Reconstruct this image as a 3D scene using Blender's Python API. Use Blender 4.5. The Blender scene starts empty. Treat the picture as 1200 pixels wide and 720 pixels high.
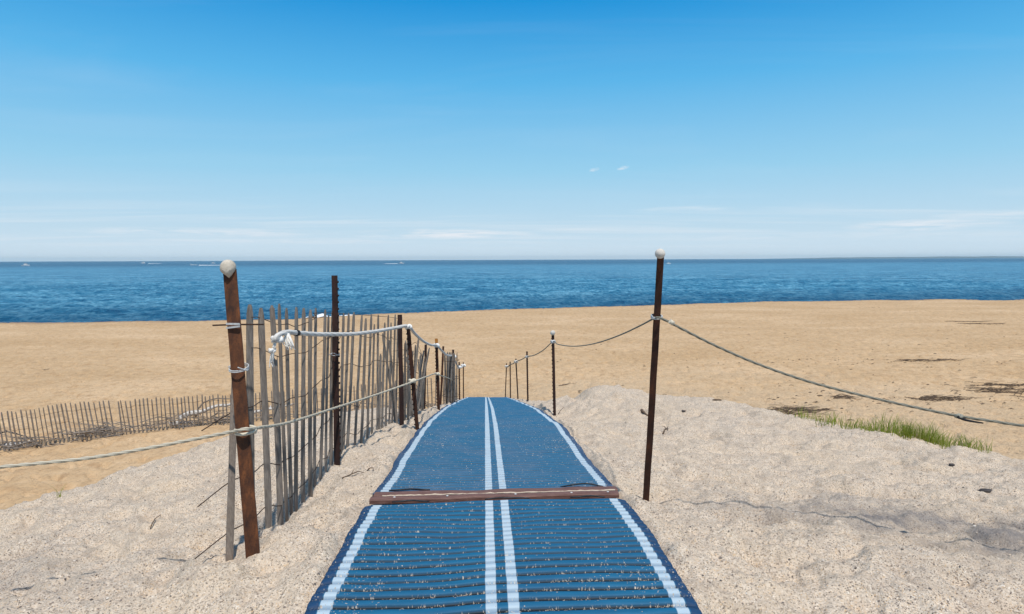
import bpy, bmesh, math, random
import numpy as np
from mathutils import Vector, Matrix, Euler

random.seed(7)
R = math.radians
scene = bpy.context.scene
COL = scene.collection

# ------------------------------------------------------------------ camera
F = 750.0                      # focal length in pixels of the 1200 px wide photograph
EZ = 1.40                      # eye height above the mat under the camera
PITCH = math.atan(55.6 / F)
ROLL = R(-0.2)
cam_d = bpy.data.cameras.new('camera'); cam = bpy.data.objects.new('camera', cam_d); COL.objects.link(cam)
cam_d.sensor_width = 36.0; cam_d.sensor_fit = 'HORIZONTAL'; cam_d.lens = 36.0 * F / 1200.0
cam_d.clip_start = 0.05; cam_d.clip_end = 90000
CM = Matrix.Translation((0, 0, EZ)) @ Matrix.Rotation(R(90) - PITCH, 4, 'X') @ Matrix.Rotation(ROLL, 4, 'Z')
cam.matrix_world = CM
scene.camera = cam

def P(px, py, zc):
    """place in the world seen at photo pixel (px, py) at a distance of zc metres along the view"""
    return CM @ Vector(((px - 600) / F * zc, (360 - py) / F * zc, -zc))

# ------------------------------------------------------------------ numpy noise
def _h(ix, iy, seed):
    n = (ix.astype(np.int64) * 374761393 + iy.astype(np.int64) * 668265263 + seed * 1442695041) & 0xffffffff
    n = ((n ^ (n >> 13)) * 1274126177) & 0xffffffff
    n = (n ^ (n >> 16)) & 0xffffffff
    return n.astype(np.float64) / 4294967295.0
def vnoise(x, y, seed=0):
    x = np.asarray(x, float); y = np.asarray(y, float)
    ix = np.floor(x); iy = np.floor(y); fx = x - ix; fy = y - iy
    def g(a, b):
        ang = _h(ix + a, iy + b, seed) * 2 * np.pi
        return np.cos(ang) * (fx - a) + np.sin(ang) * (fy - b)
    u = fx ** 3 * (fx * (fx * 6 - 15) + 10); v = fy ** 3 * (fy * (fy * 6 - 15) + 10)
    a = g(0, 0) + u * (g(1, 0) - g(0, 0)); b = g(0, 1) + u * (g(1, 1) - g(0, 1))
    return (a + v * (b - a)) * 1.5
def fbm(x, y, seed=0, oct=4, gain=.5):
    t = 0; a = 1.0; f = 1.0
    for i in range(oct):
        t = t + a * vnoise(x * f + 17.3 * i, y * f - 9.1 * i, seed + i); a *= gain; f *= 2.03
    return t
def sstep(a, b, x):
    t = np.clip((x - a) / (b - a), 0, 1); return t * t * (3 - 2 * t)

# ------------------------------------------------------------------ terrain
MATC = [(588, 720, 2.53), (583, 640, 3.08), (581, 593, 3.77), (579.5, 572, 4.2), (576.5, 500, 6.9), (574.5, 480, 10.0),
        (573, 470.5, 16.1), (570, 466.3, 23.5)]
mw = [P(*c) for c in MATC]
m_y = np.array([-60, -3, 0.5] + [p.y for p in mw] + [26.0, 40.0, 80.])
m_z = np.array([-.25, 0.03, 0.02] + [p.z for p in mw] + [mw[-1].z - .27 * (26 - mw[-1].y), mw[-1].z - .27 * (40 - mw[-1].y), mw[-1].z - .27 * (80 - mw[-1].y)])
m_cy = np.array([p.y for p in mw]); m_cx = np.array([p.x for p in mw])
cfit = np.polyfit(m_cy, m_cx, 1)
def mat_x(y): return cfit[0] * np.asarray(y, float) + cfit[1]
# smooth the profile
_ys = np.linspace(-60, 80, 5601)
_zs = np.interp(_ys, m_y, m_z)
_k = np.hanning(61); _k /= _k.sum()
_zs2 = np.convolve(np.pad(_zs, 30, mode='edge'), _k, mode='valid')
def mat_z(y): return np.interp(y, _ys, _zs2)

ctrl = []   # (px,py,zc) places the dune surface passes through
for c in [(296, 648, 3.15), (268, 657, 3.2), (336, 610, 4.03), (395, 546, 5.02), (430, 517, 6.2), (471, 499, 7.3), (489, 504, 6.7), (497, 479, 10.4), (514, 480, 10.0),
          (530, 471, 15), (538.5, 468, 18), (757, 588, 3.95), (650, 487.5, 9.3), (618.5, 469.5, 16), (606, 467.5, 19.5),
          (0, 600, 5.0), (131, 557, 6.0), (268, 513, 7.5), (400, 484, 9.0), (0, 720, 3.0), (150, 640, 3.9), (300, 720, 2.6), (180, 580, 5.2),
          (900, 720, 2.6), (1200, 720, 2.7), (1000, 600, 4.1), (1200, 600, 4.4), (900, 560, 5.2), (1100, 560, 5.4), (850, 510, 7.0), (960, 515, 7.0),
          (720, 451, 10.0), (690, 458, 10.2), (655, 474, 11.2), (752, 461, 9.9), (775, 466, 9.8), (815, 466, 9.7), (870, 472.5, 9.5), (800, 484, 8.6), (940, 490, 8.8), (1040, 509, 8.0), (1120, 525, 7.2), (1200, 538, 6.5), (700, 500, 7.5)]:
    p = P(*c); ctrl.append((p.x, p.y, p.z))
def H(x, y, h): ctrl.append((x, y, EZ - h))
for a in [(-6, 6, 3.2), (-5, 3.6, 2.45), (-8, 6, 4.3), (-5, 8, 3.2), (-4.2, 10, 3.3), (-3.2, 12.5, 3.6), (-3.5, 16, 4.7), (-3.5, 20, 5.6), (-4, 2, 1.9), (-7, 2, 3.0), (-9, 0, 3.6), (-4, -2, 1.7), (-3, -6, 1.5), (-12, 3, 5.4), (-12, 12, 6.5),
          (3.2, 12.5, 3.3), (1.9, 13.2, 3.25), (4.8, 11, 3.25), (6.2, 9, 3.2), (7.2, 7, 3.0), (6.6, 5, 2.15), (8.5, 6, 3.2), (8, 3, 2.3), (4, 2, 1.7), (6, 1.5, 1.9), (10, 0, 2.4), (4, -3, 1.5), (12, 4, 4.5), (12, 11, 6.2),
          (2.5, 17, 4.3), (2.5, 21, 5.3), (6, 15, 5.2), (-12, -8, 4.0), (12, -8, 3.0), (0, -12, 1.4), (2.2, 24, 6.0), (-3, 25, 6.3)]: H(*a)
for y in np.arange(-2, 26, 1.6):
    for dx in (-.75, .75): ctrl.append((float(mat_x(y)) + dx, y, float(mat_z(y))))
cp = np.array(ctrl)
rel = cp[:, 2] - mat_z(cp[:, 1])
def _tps(r2): return np.where(r2 > 1e-9, .5 * r2 * np.log(r2 + 1e-12), 0)
n = len(cp)
K = _tps((cp[:, None, 0] - cp[None, :, 0]) ** 2 + (cp[:, None, 1] - cp[None, :, 1]) ** 2) + np.eye(n) * .02
Pm = np.c_[np.ones(n), cp[:, :2]]
A = np.block([[K, Pm], [Pm.T, np.zeros((3, 3))]])
sol = np.linalg.solve(A, np.r_[rel, 0, 0, 0]); W_, C_ = sol[:n], sol[n:]
def relief(x, y):
    out = np.empty_like(x)
    for i in range(0, len(x), 60000):
        a = x[i:i + 60000]; b = y[i:i + 60000]
        k = _tps((a[:, None] - cp[None, :, 0]) ** 2 + (b[:, None] - cp[None, :, 1]) ** 2)
        out[i:i + 60000] = k @ W_ + C_[0] + C_[1] * a + C_[2] * b
    return out
SHORE = [P(-300, 392, 64), P(0, 378.0, 71.8), P(335, 374.2, 75.5), P(440, 368, 82.2), P(600, 362, 89.8), P(900, 353, 103.5), P(1200, 349.3, 109.5), P(1600, 341, 134)]
s_x = np.array([-2000] + [p.x for p in SHORE] + [3000]); s_y = np.array([-420] + [p.y for p in SHORE] + [900.])
def shore_y(x): return np.interp(x, s_x, s_y)
WATER_Z = EZ - 7.7
def beach_z(x, y):
    s = (shore_y(x) - y) * .97                          # metres inland of the berm
    inland = EZ - np.interp(s, [0, 5, 30, 60, 90, 140], [6.9, 6.86, 6.5, 5.85, 5.3, 4.9])
    sea = EZ - 6.9 - np.minimum(-s * .2, 4.0)
    return np.where(s > 0, inland, sea)
def ground(x, y, detail=True):
    x = np.atleast_1d(np.asarray(x, float)); y = np.atleast_1d(np.asarray(y, float))
    near = (np.abs(x) < 16) & (y > -14) & (y < 40)
    dz = np.full(x.shape, -50.0)
    r = np.clip(relief(x[near], y[near]), -9, .75)
    dz[near] = mat_z(y[near]) + r - .5 * np.maximum(np.abs(x[near]) - 12, 0)
    back = sstep(0, -14, y)
    bz = beach_z(x, y)
    bz = bz + back * np.clip(5.0 - .02 * np.abs(x), 0, 5) * sstep(60, 20, np.abs(x))    # higher dune land behind the path
    k = .25
    hh = np.clip(.5 + .5 * (dz - bz) / k, 0, 1)
    z = bz + (dz - bz) * hh + k * hh * (1 - hh)
    dune = sstep(-.25, .1, dz - bz)
    if detail:
        mx = np.abs(x - mat_x(y))
        under = sstep(.86, .745, mx) * (y > -3) * (y < 26.5)      # flattened beneath the mat
        on = (1 - under)
        d = fbm(x * .9, y * .9, 3, 3) * .035 + fbm(x * 3.1, y * 3.1, 11, 4) * .040 - np.maximum(fbm(x * 2.4 + .5 * y, y * 2.8, 29, 2) - .10, 0) * .115
        d = d + fbm(x * 11, y * 11, 21, 3, .6) * .0125
        diag = vnoise((x * .8 + y) * 7, (x - y) * 1.2, 41) * .007     # wind and foot scrapes running across the slope
        d = d + diag
        fine = sstep(60, 6, np.hypot(x, y))
        dn = d * fine
        foot = -np.maximum(fbm(x * 1.9, y * 1.9, 61, 3) - .12, 0) * .16
        bd = foot * sstep(3, 12, np.hypot(x, y)) + fbm(x * .12, y * .12, 71, 3) * .08
        z = z + on * (dune * dn + (1 - dune) * bd)
        z = z + (mat_z(y) - .04 - z) * under
        z = z + fix_up(x, y)
        # a low lip of blown sand along the mat's edges
        lip = np.exp(-((mx - .825) / .06) ** 2) * (.016 + .030 * np.clip(vnoise(y * 1.9, np.sign(x - mat_x(y)) * 5.3, 77) + .5 * vnoise(x * 9, y * 9, 78), -.4, 1)) * (y > -3) * (y < 25)
        z = z + lip
    return z, dune
FIX = []
def fix_up(x, y):
    if not FIX: return 0
    o = np.zeros_like(x); m = (np.abs(x) < 8) & (y > 1.5) & (y < 14); xx, yy = x[m], y[m]; num = 0; den = .6
    for (fx, fy, fr) in FIX:
        g = np.exp(-((xx - fx) ** 2 + (yy - fy) ** 2) / .16 ** 2); num = num + g * fr; den = den + g
    o[m] = num / den * 1.3; return o
_anch = [a for a in ctrl[:15] if a[1] < 11]
_res = [(a[0], a[1], a[2] - float(ground(a[0], a[1])[0][0])) for a in _anch]
FIX.extend(_res)
_gx = np.arange(-8, 8.01, .04); _gy = np.arange(0, 28.01, .04)
_GX, _GY = np.meshgrid(_gx, _gy, indexing='ij')
_GZ = ground(_GX.ravel(), _GY.ravel())[0].reshape(_GX.shape)
def gz(x, y):
    if -7.9 < x < 7.9 and .1 < y < 27.9:
        a = (x + 8) / .04; b = y / .04; i, j = int(a), int(b); a -= i; b -= j
        return float((_GZ[i, j] * (1 - a) + _GZ[i + 1, j] * a) * (1 - b) + (_GZ[i, j + 1] * (1 - a) + _GZ[i + 1, j + 1] * a) * b)
    return float(ground(x, y)[0][0])

# ------------------------------------------------------------------ node helpers
def new_mat(name):
    m = bpy.data.materials.new(name); m.use_nodes = True
    nt = m.node_tree; nt.nodes.clear()
    out = nt.nodes.new('ShaderNodeOutputMaterial'); b = nt.nodes.new('ShaderNodeBsdfPrincipled')
    nt.links.new(b.outputs[0], out.inputs[0])
    return m, nt, b
def N(nt, t, **kw):
    n = nt.nodes.new('ShaderNode' + t)
    for k, v in kw.items():
        if k in ('operation', 'blend_type', 'data_type', 'feature', 'noise_dimensions', 'attribute_name', 'wave_type', 'bands_direction', 'clamp', 'distance', 'invert', 'interpolation_type', 'sky_type', 'musgrave_type'):
            setattr(n, k, v)
    return n
def L(nt, a, b): nt.links.new(a, b)
def setv(nt, sock, v):
    if hasattr(v, 'is_output'): nt.links.new(v, sock)
    else: sock.default_value = v
def M(nt, op, a, b=0.0, c=None):
    n = N(nt, 'Math', operation=op); setv(nt, n.inputs[0], a); setv(nt, n.inputs[1], b)
    if c is not None: setv(nt, n.inputs[2], c)
    return n.outputs[0]
def mix(nt, f, a, b, mode='MIX'):
    n = nt.nodes.new('ShaderNodeMix'); n.data_type = 'RGBA'; n.blend_type = mode
    setv(nt, n.inputs[0], f)
    setv(nt, n.inputs[6], a if hasattr(a, 'is_output') else (*a, 1)); setv(nt, n.inputs[7], b if hasattr(b, 'is_output') else (*b, 1))
    return n.outputs[2]
def noise(nt, vec, scale, detail=3, rough=.55, dist=0):
    n = nt.nodes.new('ShaderNodeTexNoise'); n.inputs['Scale'].default_value = scale; n.inputs['Detail'].default_value = detail
    n.inputs['Roughness'].default_value = rough; n.inputs['Distortion'].default_value = dist
    if vec is not None: L(nt, vec, n.inputs['Vector'])
    return n.outputs['Fac']
def ramp(nt, f, stops):
    n = nt.nodes.new('ShaderNodeValToRGB'); e = n.color_ramp.elements
    while len(e) < len(stops): e.new(.5)
    for i, (p, c) in enumerate(stops):
        e[i].position = p; e[i].color = (*c, 1) if isinstance(c, tuple) else (c, c, c, 1)
    L(nt, f, n.inputs[0]); return n.outputs[0]
def mapr(nt, f, a, b, c=0.0, d=1.0):
    n = nt.nodes.new('ShaderNodeMapRange'); n.clamp = True
    setv(nt, n.inputs[0], f); n.inputs[1].default_value = a; n.inputs[2].default_value = b; n.inputs[3].default_value = c; n.inputs[4].default_value = d
    return n.outputs[0]
def scalev(nt, vec, s):
    n = nt.nodes.new('ShaderNodeVectorMath'); n.operation = 'MULTIPLY'; L(nt, vec, n.inputs[0]); n.inputs[1].default_value = s
    return n.outputs[0]
def objco(nt): return nt.nodes.new('ShaderNodeTexCoord').outputs['Object']
def bump(nt, b, h, strength, dist):
    n = nt.nodes.new('ShaderNodeBump'); n.inputs['Strength'].default_value = strength; n.inputs['Distance'].default_value = dist
    L(nt, h, n.inputs['Height']); L(nt, n.outputs[0], b.inputs['Normal']); return n
def attr(nt, name): return N(nt, 'Attribute', attribute_name=name).outputs['Fac']

# ------------------------------------------------------------------ materials
def sand_material():
    m, nt, b = new_mat('sand')
    geo = nt.nodes.new('ShaderNodeNewGeometry'); pos = geo.outputs['Position']
    dune = attr(nt, 'dune'); stain = attr(nt, 'stain')
    # dune: coarse pale grains of many colours
    vor = nt.nodes.new('ShaderNodeTexVoronoi'); vor.inputs['Scale'].default_value = 185; L(nt, pos, vor.inputs['Vector'])
    sep = nt.nodes.new('ShaderNodeSeparateColor'); L(nt, vor.outputs['Color'], sep.inputs[0])
    grain = ramp(nt, sep.outputs[0], [(0.0, (.10, .08, .07)), (.09, (.26, .21, .17)), (.22, (.51, .42, .325)), (.5, (.615, .51, .40)), (.80, (.70, .60, .48)), (.93, (.56, .39, .23)), (1.0, (.82, .75, .65))])
    big = noise(nt, pos, 1.3, 4, .6)
    mid = noise(nt, pos, 7.0, 4, .65)
    fine = noise(nt, pos, 62.0, 4, .7)
    c1 = mix(nt, mapr(nt, big, .38, .72, 0, .6), grain, mix(nt, .5, grain, (.67, .515, .34)))
    c1 = mix(nt, mapr(nt, mid, .47, .70, 0, .55), c1, (.38, .305, .235))
    c1 = mix(nt, M(nt, 'MULTIPLY', mapr(nt, fine, .56, .72, 0, .65), mapr(nt, noise(nt, pos, 2.1, 3, .6), .36, .60, .25, 1.0)), c1, (.165, .13, .11))
    c1 = mix(nt, mapr(nt, fine, .42, .30, 0, .5), c1, (.74, .67, .58))
    c1 = mix(nt, M(nt, 'MULTIPLY', stain, mapr(nt, noise(nt, pos, 3.2, 5, .65), .36, .60, .12, .85)), c1, (.125, .125, .135))
    # beach: warm fine sand, trodden
    t1 = noise(nt, scalev(nt, pos, (.10, .16, 1)), 1.0, 6, .62); t2 = noise(nt, scalev(nt, pos, (1, .7, 1)), 2.6, 4, .7); t3 = noise(nt, pos, 11, 3, .7)
    c2 = ramp(nt, t1, [(.32, (.485, .325, .175)), (.5, (.535, .368, .208)), (.68, (.62, .440, .265))])
    c2 = mix(nt, mapr(nt, t2, .50, .68, 0, .7), c2, (.36, .225, .12))
    c2 = mix(nt, mapr(nt, t2, .46, .30, 0, .45), c2, (.66, .47, .29))
    c2 = mix(nt, mapr(nt, t3, .53, .70, 0, .65), c2, (.28, .185, .11))
    wet = attr(nt, 'wet')
    c2 = mix(nt, wet, c2, (.34, .23, .14))
    coarse = attr(nt, 'coarse')
    c2 = mix(nt, M(nt, 'MULTIPLY', coarse, .62), c2, mix(nt, mapr(nt, t3, .5, .65, 0, .6), (.60, .445, .285), (.30, .21, .135)))
    col = mix(nt, dune, c2, c1)
    L(nt, col, b.inputs['Base Color'])
    b.inputs['Roughness'].default_value = .95; b.inputs['Specular IOR Level'].default_value = .15
    # relief
    hd = M(nt, 'ADD', M(nt, 'MULTIPLY', fine, .010), M(nt, 'MULTIPLY', sep.outputs[1], .0035))
    hd = M(nt, 'ADD', hd, M(nt, 'MULTIPLY', mid, .035))
    hb = M(nt, 'MULTIPLY', M(nt, 'ADD', M(nt, 'MULTIPLY', t2, .18), M(nt, 'MULTIPLY', t3, .04)), M(nt, 'ADD', 1.0, M(nt, 'MULTIPLY', coarse, .9)))
    mixf = nt.nodes.new('ShaderNodeMix'); mixf.data_type = 'FLOAT'; L(nt, dune, mixf.inputs[0]); L(nt, hb, mixf.inputs[2]); L(nt, hd, mixf.inputs[3])
    bump(nt, b, mixf.outputs[0], .75, 1.0)
    return m

def mat_weave(name, dusty):
    m, nt, b = new_mat(name)
    uv = nt.nodes.new('ShaderNodeUVMap'); uv.uv_map = 'UVMap'
    s = nt.nodes.new('ShaderNodeSeparateXYZ'); L(nt, uv.outputs[0], s.inputs[0]); u, v = s.outputs[0], s.outputs[1]
    au = M(nt, 'ABSOLUTE', u)
    gap = attr(nt, 'gap')
    wob = M(nt, 'MULTIPLY', M(nt, 'SUBTRACT', noise(nt, uv.outputs[0], 9, 2), .5), .007)
    def band(c, w): return mapr(nt, M(nt, 'ABSOLUTE', M(nt, 'SUBTRACT', M(nt, 'ADD', au, wob), c)), w + .0015, w - .0015)
    stripe = M(nt, 'MAXIMUM', band(.045, .0225), band(.700, .0245))
    edge = mapr(nt, au, .727, .731)
    big = noise(nt, uv.outputs[0], 3.0, 4, .65)
    streak = noise(nt, scalev(nt, uv.outputs[0], (6, 60, 1)), 1.0, 3, .6)
    blue = mix(nt, mapr(nt, streak, .3, .7), (.004, .092, .185), (.009, .125, .240))
    blue = mix(nt, mapr(nt, big, .35, .75, 0, .45), blue, (.010, .066, .150))
    pale = mix(nt, mapr(nt, streak, .3, .7), (.35, .46, .54), (.44, .53, .58))
    c = mix(nt, stripe, blue, pale)
    c = mix(nt, edge, c, (.010, .048, .120))
    # sand grains between the ribs, over gap colours darkened as rib shade
    vor = nt.nodes.new('ShaderNodeTexVoronoi'); vor.inputs['Scale'].default_value = 250; L(nt, scalev(nt, uv.outputs[0], (1.0, 1.0, 1)), vor.inputs['Vector'])
    sep = nt.nodes.new('ShaderNodeSeparateColor'); L(nt, vor.outputs['Color'], sep.inputs[0])
    pres = mapr(nt, noise(nt, uv.outputs[0], 16, 4, .7), .44, .68, .0, .42)
    sandy = M(nt, 'LESS_THAN', sep.outputs[0], pres)
    gcol = mix(nt, sandy, (.008, .014, .020), (.36, .31, .25))
    gcol = mix(nt, stripe, gcol, mix(nt, sandy, (.20, .29, .38), (.52, .49, .44)))
    c = mix(nt, M(nt, 'MULTIPLY', gap, M(nt, 'SUBTRACT', 1.0, M(nt, 'MULTIPLY', edge, .7))), c, gcol)
    # loose grains and drifts lying on top
    v2 = nt.nodes.new('ShaderNodeTexVoronoi'); v2.inputs['Scale'].default_value = 230; L(nt, uv.outputs[0], v2.inputs['Vector'])
    s2 = nt.nodes.new('ShaderNodeSeparateColor'); L(nt, v2.outputs['Color'], s2.inputs[0])
    drift = attr(nt, 'drift')
    thr = M(nt, 'ADD', .002 if not dusty else .010, M(nt, 'MULTIPLY', drift, mapr(nt, noise(nt, uv.outputs[0], 22, 4, .7), .42, .68, .0, .75)))
    c = mix(nt, M(nt, 'LESS_THAN', s2.outputs[0], thr), c, mix(nt, s2.outputs[1], (.34, .30, .25), (.50, .45, .385)))
    if dusty:
        c = mix(nt, mapr(nt, big, .42, .75, .05, .26), c, (.20, .25, .31))
    L(nt, c, b.inputs['Base Color'])
    b.inputs['Roughness'].default_value = .62; b.inputs['Specular IOR Level'].default_value = .3
    h = M(nt, 'ADD', M(nt, 'MULTIPLY', noise(nt, uv.outputs[0], 260, 2), .0016), M(nt, 'MULTIPLY', M(nt, 'MULTIPLY', sandy, gap), .003))
    bump(nt, b, h, .6, 1.0)
    return m

def wood_grey(name, dark=1.0, warm=0.0):
    m, nt, b = new_mat(name)
    co = objco(nt); rnd = nt.nodes.new('ShaderNodeObjectInfo').outputs['Random']
    off = nt.nodes.new('ShaderNodeVectorMath'); off.operation = 'ADD'; L(nt, co, off.inputs[0])
    comb = nt.nodes.new('ShaderNodeCombineXYZ'); L(nt, M(nt, 'MULTIPLY', rnd, 37.0), comb.inputs[0]); L(nt, M(nt, 'MULTIPLY', rnd, 11.0), comb.inputs[2]); L(nt, comb.outputs[0], off.inputs[1])
    g = noise(nt, scalev(nt, off.outputs[0], (120, 120, 5)), 1.0, 5, .7)
    bl = noise(nt, scalev(nt, off.outputs[0], (9, 9, 3.0)), 1.0, 3, .6)
    d = dark * 1.08
    c = ramp(nt, g, [(.28, (.075 * d, .066 * d, .060 * d)), (.5, (.195 * d, .168 * d, .145 * d)), (.75, (.335 * d, .295 * d, .25 * d))])
    c = mix(nt, mapr(nt, bl, .45, .75, 0, .7), c, (.085 * d, .07 * d, .058 * d))
    c = mix(nt, mapr(nt, rnd, 0, 1, 0, .45), c, (.19 * d + .05 * warm, .145 * d + .02 * warm, .11 * d))
    L(nt, c, b.inputs['Base Color']); b.inputs['Roughness'].default_value = .9; b.inputs['Specular IOR Level'].default_value = .2
    bump(nt, b, g, .6, .004)
    return m

def rust(name, c1, c2, c3, sc=1.0):
    m, nt, b = new_mat(name)
    co = objco(nt)
    a = noise(nt, scalev(nt, co, (24, 24, 6)), sc, 5, .65); f = noise(nt, co, 130 * sc, 4, .7)
    c = ramp(nt, a, [(.3, c1), (.52, c2), (.72, c3)])
    c = mix(nt, mapr(nt, f, .5, .7, 0, .7), c, c1)
    L(nt, c, b.inputs['Base Color']); b.inputs['Roughness'].default_value = .72; b.inputs['Metallic'].default_value = .1; b.inputs['Specular IOR Level'].default_value = .35
    bump(nt, b, f, .5, .003)
    return m

def speckle(name, c1, c2, scale, rough=.8, bs=.4, bd=.004, spec=.3, stretch=(1, 1, 1)):
    m, nt, b = new_mat(name)
    co = scalev(nt, objco(nt), stretch)
    a = noise(nt, co, scale, 4, .65); f = noise(nt, co, scale * 5, 3, .6)
    c = mix(nt, mapr(nt, a, .32, .68), c1, c2)
    c = mix(nt, mapr(nt, f, .55, .75, 0, .5), c, tuple(x * .5 for x in c1))
    L(nt, c, b.inputs['Base Color']); b.inputs['Roughness'].default_value = rough; b.inputs['Specular IOR Level'].default_value = spec
    bump(nt, b, f, bs, bd)
    return m

def rope_mat(name, c1, c2):
    m, nt, b = new_mat(name)
    uv = nt.nodes.new('ShaderNodeUVMap'); uv.uv_map = 'UVMap'
    groove = attr(nt, 'groove')
    f = noise(nt, scalev(nt, uv.outputs[0], (60, 400, 1)), 1.0, 3, .7); d = noise(nt, scalev(nt, uv.outputs[0], (.5, 5, 1)), 1.0, 3)
    c = mix(nt, mapr(nt, f, .3, .7), c1, c2)
    c = mix(nt, mapr(nt, d, .5, .75, 0, .5), c, tuple(x * .45 for x in c1))
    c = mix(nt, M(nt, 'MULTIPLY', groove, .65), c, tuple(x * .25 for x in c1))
    L(nt, c, b.inputs['Base Color']); b.inputs['Roughness'].default_value = .85; b.inputs['Specular IOR Level'].default_value = .2
    bump(nt, b, f, .5, .002)
    return m

def leaf_mat(name):
    m, nt, b = new_mat(name)
    geo = nt.nodes.new('ShaderNodeNewGeometry')
    rnd = geo.outputs['Random Per Island']
    c = ramp(nt, rnd, [(0, (.18, .24, .02)), (.45, (.29, .34, .035)), (.75, (.38, .41, .07)), (.92, (.50, .44, .20)), (1.0, (.46, .36, .20))])
    L(nt, c, b.inputs['Base Color']); b.inputs['Roughness'].default_value = .5
    tr = nt.nodes.new('ShaderNodeBsdfTranslucent'); L(nt, c, tr.inputs[0])
    mx = nt.nodes.new('ShaderNodeMixShader'); mx.inputs[0].default_value = .5
    out = [n for n in nt.nodes if n.type == 'OUTPUT_MATERIAL'][0]
    L(nt, b.outputs[0], mx.inputs[1]); L(nt, tr.outputs[0], mx.inputs[2]); L(nt, mx.outputs[0], out.inputs[0])
    return m

def island_mat(name, stops, rough=.8):
    m, nt, b = new_mat(name)
    rnd = nt.nodes.new('ShaderNodeNewGeometry').outputs['Random Per Island']
    L(nt, ramp(nt, rnd, stops), b.inputs['Base Color']); b.inputs['Roughness'].default_value = rough
    return m

def water_mat():
    m, nt, b = new_mat('sea_water')
    geo = nt.nodes.new('ShaderNodeNewGeometry'); pos = geo.outputs['Position']
    sh = attr(nt, 'shore')               # metres out from the waterline
    patch = noise(nt, scalev(nt, pos, (.004, .016, 0)), 1.0, 4, .6)
    deep = mix(nt, mapr(nt, patch, .35, .65), (.017, .122, .222), (.026, .160, .275))
    far = mapr(nt, M(nt, 'ADD', sh, M(nt, 'MULTIPLY', M(nt, 'SUBTRACT', patch, .5), 700.0)), 600, 1100)
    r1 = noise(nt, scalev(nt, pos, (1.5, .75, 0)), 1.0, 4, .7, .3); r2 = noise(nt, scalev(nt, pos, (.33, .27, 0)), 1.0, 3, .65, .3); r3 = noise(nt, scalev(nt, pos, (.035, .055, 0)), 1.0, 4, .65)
    facet_tone = M(nt, 'ADD', M(nt, 'ADD', M(nt, 'MULTIPLY', r1, .45), M(nt, 'MULTIPLY', r2, .35)), M(nt, 'MULTIPLY', r3, .28))
    deep = mix(nt, mapr(nt, facet_tone, .525, .64, 0, .95), deep, (.18, .42, .55))  # bright and dark wave-facet reflections painted into the base colour
    deep = mix(nt, mapr(nt, facet_tone, .52, .42, 0, .9), deep, (.004, .042, .110))
    deep = mix(nt, M(nt, 'MULTIPLY', far, .85), deep, (.004, .048, .110))
    shallow = M(nt, 'MULTIPLY', mapr(nt, sh, 55, 4), mapr(nt, r3, .35, .6, .35, .95))
    c = mix(nt, shallow, deep, (.007, .050, .110))
    L(nt, c, b.inputs['Base Color'])
    b.inputs['Roughness'].default_value = .3; b.inputs['IOR'].default_value = 1.33; b.inputs['Specular IOR Level'].default_value = .30
    w1 = noise(nt, scalev(nt, pos, (.7, 1.1, 1)), 1.0, 6, .7, .4)
    w2 = noise(nt, scalev(nt, pos, (.06, .22, 1)), 1.0, 3, .6, .3)
    h = M(nt, 'ADD', M(nt, 'MULTIPLY', w1, .55), M(nt, 'MULTIPLY', w2, 1.6))
    bump(nt, b, h, 1.0, 1.0)
    return m

MT = {}
MT['sand'] = sand_material()
MT['mat_near'] = mat_weave('blue_mat_weave', False)
MT['mat_far'] = mat_weave('dusty_blue_mat_weave', True)
MT['picket'] = wood_grey('weathered_picket')
MT['picket_far'] = wood_grey('weathered_picket_brown', 1.0, .25)
MT['driftwood'] = wood_grey('bleached_driftwood', 1.9)
MT['bleached'] = speckle('sun_bleached_wood', (.50, .47, .43), (.72, .69, .65), 9, .9, .5, .006, .2, (2, 2, 8))
MT['brush'] = wood_grey('dead_brushwood', 1.15)
MT['rust'] = rust('rusty_brown_steel', (.020, .008, .005), (.058, .020, .009), (.12, .037, .012))
MT['rust_red'] = rust('orange_rusted_steel', (.030, .012, .007), (.105, .036, .012), (.22, .075, .022))
MT['rust_dark'] = rust('dark_brown_steel', (.014, .007, .006), (.034, .013, .009), (.065, .024, .013))
MT['orange'] = speckle('orange_paint', (.35, .13, .02), (.45, .19, .04), 30)
MT['wire'] = rust('rusted_wire', (.02, .012, .009), (.05, .028, .018), (.08, .04, .02))
MT['zinc'] = speckle('galvanised_wire', (.42, .42, .41), (.6, .6, .58), 40, .5, .2, .001, .5)
MT['ball'] = speckle('weathered_ball', (.46, .40, .31), (.62, .56, .47), 22, .85, .5, .004)
MT['ball_white'] = speckle('white_ball', (.50, .46, .40), (.68, .64, .57), 22, .8, .3, .003)
MT['rope_tan'] = rope_mat('tan_rope', (.56, .50, .38), (.74, .68, .55))
MT['rope_grey'] = rope_mat('grey_green_rope', (.21, .20, .155), (.40, .38, .31))
MT['rope_white'] = rope_mat('white_rope', (.74, .71, .65), (.84, .82, .78))
MT['tape'] = speckle('black_tape', (.012, .012, .013), (.02, .02, .022), 30, .5)
MT['board'] = speckle('brown_composite', (.095, .042, .034), (.21, .115, .092), 8, .65, .4, .002, .3, (1, 14, 14))
MT['board_sand'] = speckle('sand_in_groove', (.50, .40, .30), (.66, .55, .43), 60, .95)
MT['rod'] = speckle('black_rod', (.014, .016, .02), (.03, .034, .04), 30, .5)
MT['weed'] = speckle('dry_seaweed', (.07, .048, .033), (.15, .105, .07), 14, .9)
MT['twig'] = speckle('brown_twig', (.08, .05, .033), (.17, .12, .08), 20, .9)
MT['stone'] = speckle('dark_stone', (.035, .03, .03), (.075, .065, .06), 30, .8)
MT['grass'] = leaf_mat('beach_grass')
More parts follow.
